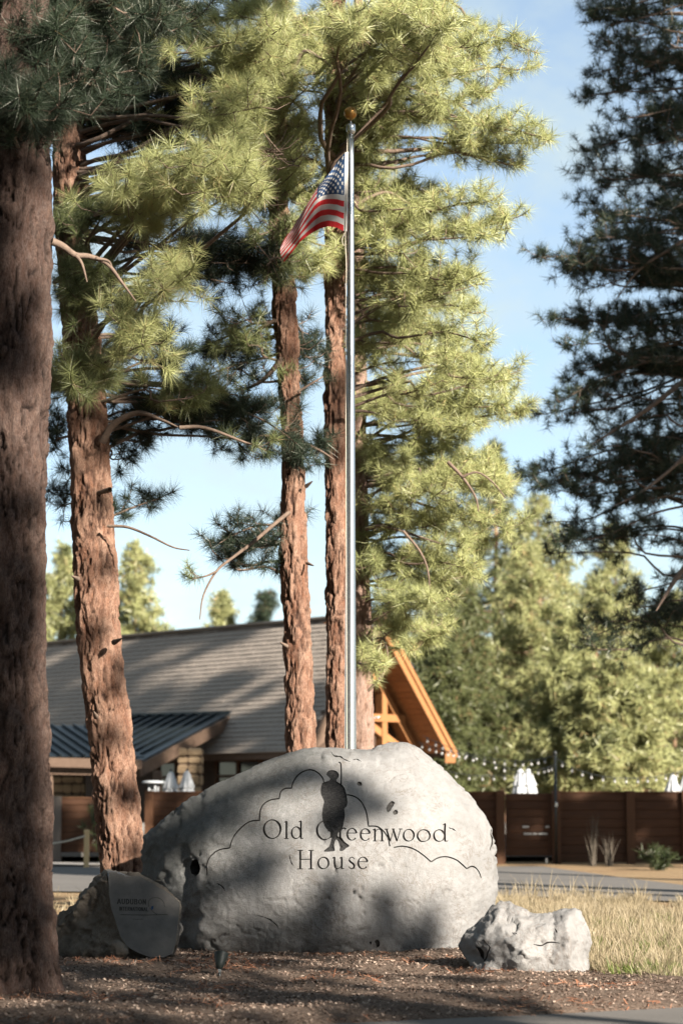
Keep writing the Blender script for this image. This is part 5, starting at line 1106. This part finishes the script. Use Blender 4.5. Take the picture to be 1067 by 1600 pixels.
# ------------------------------------------------------------------ pines on the sunward side, outside the frame: their crowns dapple the scene
SV = np.array(SDIR); 
def shade_pine(label, x, y, h, clumps, group='pines towards the sun', r0=.32):
    """clumps: (world point that lies in its shade, radius, density)"""
    z = gz(y); t = empty('pine_tree', (x, y, z), label=label, cat='tree', group=group); hd = np.array([math.sin(SUN_AZ), -math.cos(SUN_AZ)])
    mb = MB(); mb.tube([(x, y, z - .2 + (h + .2) * k / 10) for k in range(11)], [r0 * (1 - k / 10.6) for k in range(11)], 12); pos, dirs, sc = [], [], []
    for P, rad, dn in clumps:
        P = np.array(P); k = ((np.array([x, y]) - P[:2]) @ hd) / (hd @ hd) / math.cos(SUN_EL); off = TR.uniform(-2.2, 2.2); c = P + SV * (k + off)
        zt = min(h - .3, max(2.5, c[2] - z - TR.uniform(-.15, .3) * np.hypot(c[0] - x, c[1] - y))); r = r0 * (1 - zt / (h * 1.06))
        a = np.array([x, y, z + zt]); m = (a + c) / 2 + np.array([0, 0, TR.uniform(-.1, .25)]); mb.tube([a, m, c], [min(.03, r), .016, .006], 4, False)
        n = max(9, int(dn * 36 * (rad / .35) ** 2)); g = TR.normal(0, .5, (n, 3)) * rad * np.array([1, 1, .85]); pos += list(c + g); dirs += list(unit(c - a) * .5 + np.array([0, 0, .3]) + TR.normal(0, .7, (n, 3))); sc += list(TR.uniform(.7, 1.1, n))
    mb.build('trunk', MAT['far_bark'], t); link('crown', tuft_mesh('crown', pos, dirs, sc, 'shade', MAT['needles_green']), t, kind='stuff')
def sh(px, py, Y, r, dn=1.0): return (pw(px, py, Y), r / FPX * Y, dn)
BY = 26.0
bs = [(q[0], q[1] * .56, q[2] * 2.0) for q in [sh(300, 1268, BY, 46), sh(350, 1243, BY, 40), sh(405, 1213, BY, 32), sh(455, 1190, BY, 24), sh(500, 1182, BY, 22), sh(535, 1184, BY, 14, .8), sh(380, 1258, BY, 24), sh(330, 1288, BY, 24), sh(250, 1300, BY, 30), sh(410, 1290, BY, 12, .8), sh(280, 1300, BY, 20),
      sh(387, 1362, BY, 24), sh(400, 1345, BY, 16), sh(382, 1384, BY, 18), sh(566, 1212, BY, 15), sh(578, 1232, BY, 17), sh(592, 1252, BY, 13), sh(536, 1268, BY, 14), sh(520, 1295, BY, 9, .7), sh(503, 1400, BY, 9, .8), sh(500, 1430, BY, 13), sh(455, 1462, BY, 24), sh(500, 1468, BY, 26), sh(545, 1475, BY, 22), sh(588, 1410, BY, 14), sh(597, 1436, BY, 18), sh(612, 1466, BY, 24), sh(655, 1480, BY, 18), sh(674, 1440, BY, 11), sh(681, 1465, BY, 13),
      sh(325, 1472, BY, 26), sh(298, 1420, BY, 22), sh(392, 1455, BY, 24), sh(420, 1472, BY, 22), sh(285, 1380, BY, 16), sh(322, 1388, BY, 10, .8), sh(285, 1455, BY, 26), sh(240, 1385, BY, 14)]]
ls = [sh(230, 1400, 24.6, 30), sh(255, 1440, 24.6, 24), sh(235, 1470, 24.6, 20), sh(205, 1430, 24.6, 14), sh(190, 1385, 24.6, 14), sh(120, 1440, 24.6, 34), sh(130, 1480, 24.6, 30), sh(170, 1470, 24.6, 20), sh(265, 1490, 24.6, 20), sh(95, 1470, 24.6, 26)]
g5 = random.Random(9); mu = []
for k in range(125):
    px = g5.uniform(60, 640); py = g5.uniform(1490, 1600)
    if py > 1528 and (py - 1528 + .035 * px + 9 * math.sin(px * .013 + py * .05)) % 27 < 11: continue
    Y = 1.5 * 3779 / (py - 1275); mu.append(sh(px, py, min(Y, 25.5), g5.uniform(7, 12), 1.6))
for k in range(16):
    px = g5.uniform(480, 760); py = 1590 + g5.uniform(-8, 16) - (px - 480) * .02; mu.append(sh(px, py, 1.58 * 3779 / (py - 1275), g5.uniform(9, 15), .8))
for px, py in ((700, 1515), (740, 1530), (690, 1540), (660, 1525), (760, 1545), (720, 1560)): mu.append(sh(px, py, 1.5 * 3779 / (py - 1275), 14, .8))
t1 = []
for k in range(105):
    py = g5.uniform(150, 1540); px = g5.uniform(-20, 78)
    if any(abs(py - a) < b and px > c for a, b, c in ((520, 50, 48), (620, 90, 56), (330, 60, 10), (690, 50, 6), (840, 36, 20), (960, 22, 30), (1130, 30, 44), (1240, 30, 40), (210, 30, 30), (420, 30, 36))): continue
    t1.append(sh(px, py, 21.0, g5.uniform(14, 24), 1.3))
t2 = [(q[0], q[1] * .75, q[2] * 1.8) for q in [sh(160, 1170, 29, 20), sh(185, 1255, 29, 20), sh(205, 1250, 29, 18), sh(200, 1340, 29, 12), sh(150, 905, 29, 20), sh(130, 1010, 29, 20), sh(195, 1040, 29, 12), sh(130, 660, 29, 34), sh(120, 600, 29, 26), sh(150, 720, 29, 16), sh(110, 480, 29, 30), sh(112, 420, 29, 26), sh(105, 330, 29, 26), sh(170, 1090, 29, 9), sh(145, 800, 29, 14)]]
up = [sh(g5.uniform(60, 290), g5.uniform(60, 240), 29, g5.uniform(24, 46), .8) for _ in range(34)] + [sh(g5.uniform(260, 440), g5.uniform(360, 450), 29, g5.uniform(20, 40), .8) for _ in range(12)] + [sh(g5.uniform(180, 430), g5.uniform(560, 700), 29, g5.uniform(20, 36), .8) for _ in range(20)] + [sh(452, y_, 30, 15, .8) for y_ in (500, 560, 640, 700, 470)] + [sh(525, y_, 31, 13, .8) for y_ in (660, 720, 610)]
shade_pine('tall pine outside the frame whose crown dapples the carved boulder', 16.8, 1.75, 18, bs + [s for i, s in enumerate(mu) if i % 2], r0=.3)
shade_pine('tall pine outside the frame whose crown shades the big left trunk', 14.2, -1.2, 24, ls + [s for i, s in enumerate(mu) if not i % 2] + t1, r0=.36)
shade_pine('tallest pine outside the frame, shading the upper limbs on the left', 13.2, 4.6, 30, t2 + up, r0=.4)
rf = []
def many(n, x0, x1, y0, y1, Y, r0, r1, dn=.9, skip=None):
    o = []
    for _ in range(n):
        px, py = g5.uniform(x0, x1), g5.uniform(y0, y1)
        if skip and skip(px, py): continue
        o.append(sh(px, py, Y, g5.uniform(r0, r1), dn))
    return o
t6 = many(150, 810, 1110, 110, 1000, 44, 24, 44, 1.0) + many(40, 850, 1110, -300, 60, 44, 24, 44, .6)
shade_pine('tall pine outside the frame that keeps the right-hand tree in shade', 22.6, 23, 30, t6, r0=.4)
fr_ = many(115, 740, 1100, 1246, 1352, 64, 14, 21, 1.5, lambda x, y: abs(x - 836) < 30 and abs(y - 1280) < 26 or abs(x - 1010) < 30 and abs(y - 1300) < 10 or (x > 1020 and y < 1262)) + many(26, 640, 790, 1240, 1350, 64, 12, 18) + many(16, 780, 1060, 1340, 1362, 62, 8, 12)
shade_pine('broad pine outside the frame shading the fence right of the gate', 25.2, 41, 19, fr_, r0=.3)
fl2 = many(60, 60, 460, 1240, 1345, 64, 13, 22, 1.0) + many(70, 40, 480, 1110, 1240, 68, 13, 22, 1.0, lambda x, y: 275 < x < 315 and y < 1215) + []
LITP = [(325, 1048), (300, 1012), (420, 984), (515, 976), (515, 1078), (430, 1074), (370, 1060)]
STREAK = [(190, 335, 265, 1056, 6), (110, 300, 215, 1036, 4), (300, 480, 390, 1098, 7), (330, 450, 390, 1160, 6), (70, 135, 100, 1028, 5), (80, 125, 104, 1088, 7), (230, 330, 280, 1012, 4)]
for _ in range(330):
    px, py = g5.uniform(66, 515), g5.uniform(984, 1188)
    if bool(inpoly(LITP, np.array(px), np.array(py))) or any(a < px < b and abs(py - (y0 - .24 * (px - x0))) < w_ + 5 for a, b, x0, y0, w_ in STREAK): continue
    P_ = onroof(px, py); r_ = g5.uniform(10, 15) / FPX * P_.y; fl2.append((np.array(P_), r_, 1.5))
shade_pine('tall pine outside the frame whose shade streaks the lodge roof', 15.5, 42, 27, fl2, r0=.36)

# unseen wood round the clearing, added to screen out sky light: one pine copied
wood = far_pine('unseen pine of the wood around the clearing, added to screen out sky light', -14, 2, 25, 3.6, 'needles_shaded', 40, kind='far', ts=1.25, n=800, group='wood around the clearing', bare=.12)
for (x, y) in ((-19, 12), (-11, 22), (-15, 33), (-22, 44), (-9, -12), (-16, -24), (-3, -22), (5, -30), (14, -28), (24, -36), (36, -36), (48, -34), (57, -20), (64, -4), (62, 14), (54, 26), (-27, 20), (-24, -4), (-6, -38), (30, -52), (50, -50), (6.5, -1), (4.5, -7), (-5.5, -4), (-7, 5), (-7.2, 13), (-9, 19), (-9.5, 28), (-1, -10), (10, -14)):
    c = wood.copy(); COL.objects.link(c); c.location = (x, y, gz(y)); c.rotation_euler.z = (x * 7 + y * 3) % 6.28
    for ch in list(wood.children):
        d = ch.copy(); COL.objects.link(d); d.parent = c; d.matrix_parent_inverse = ch.matrix_parent_inverse.copy()
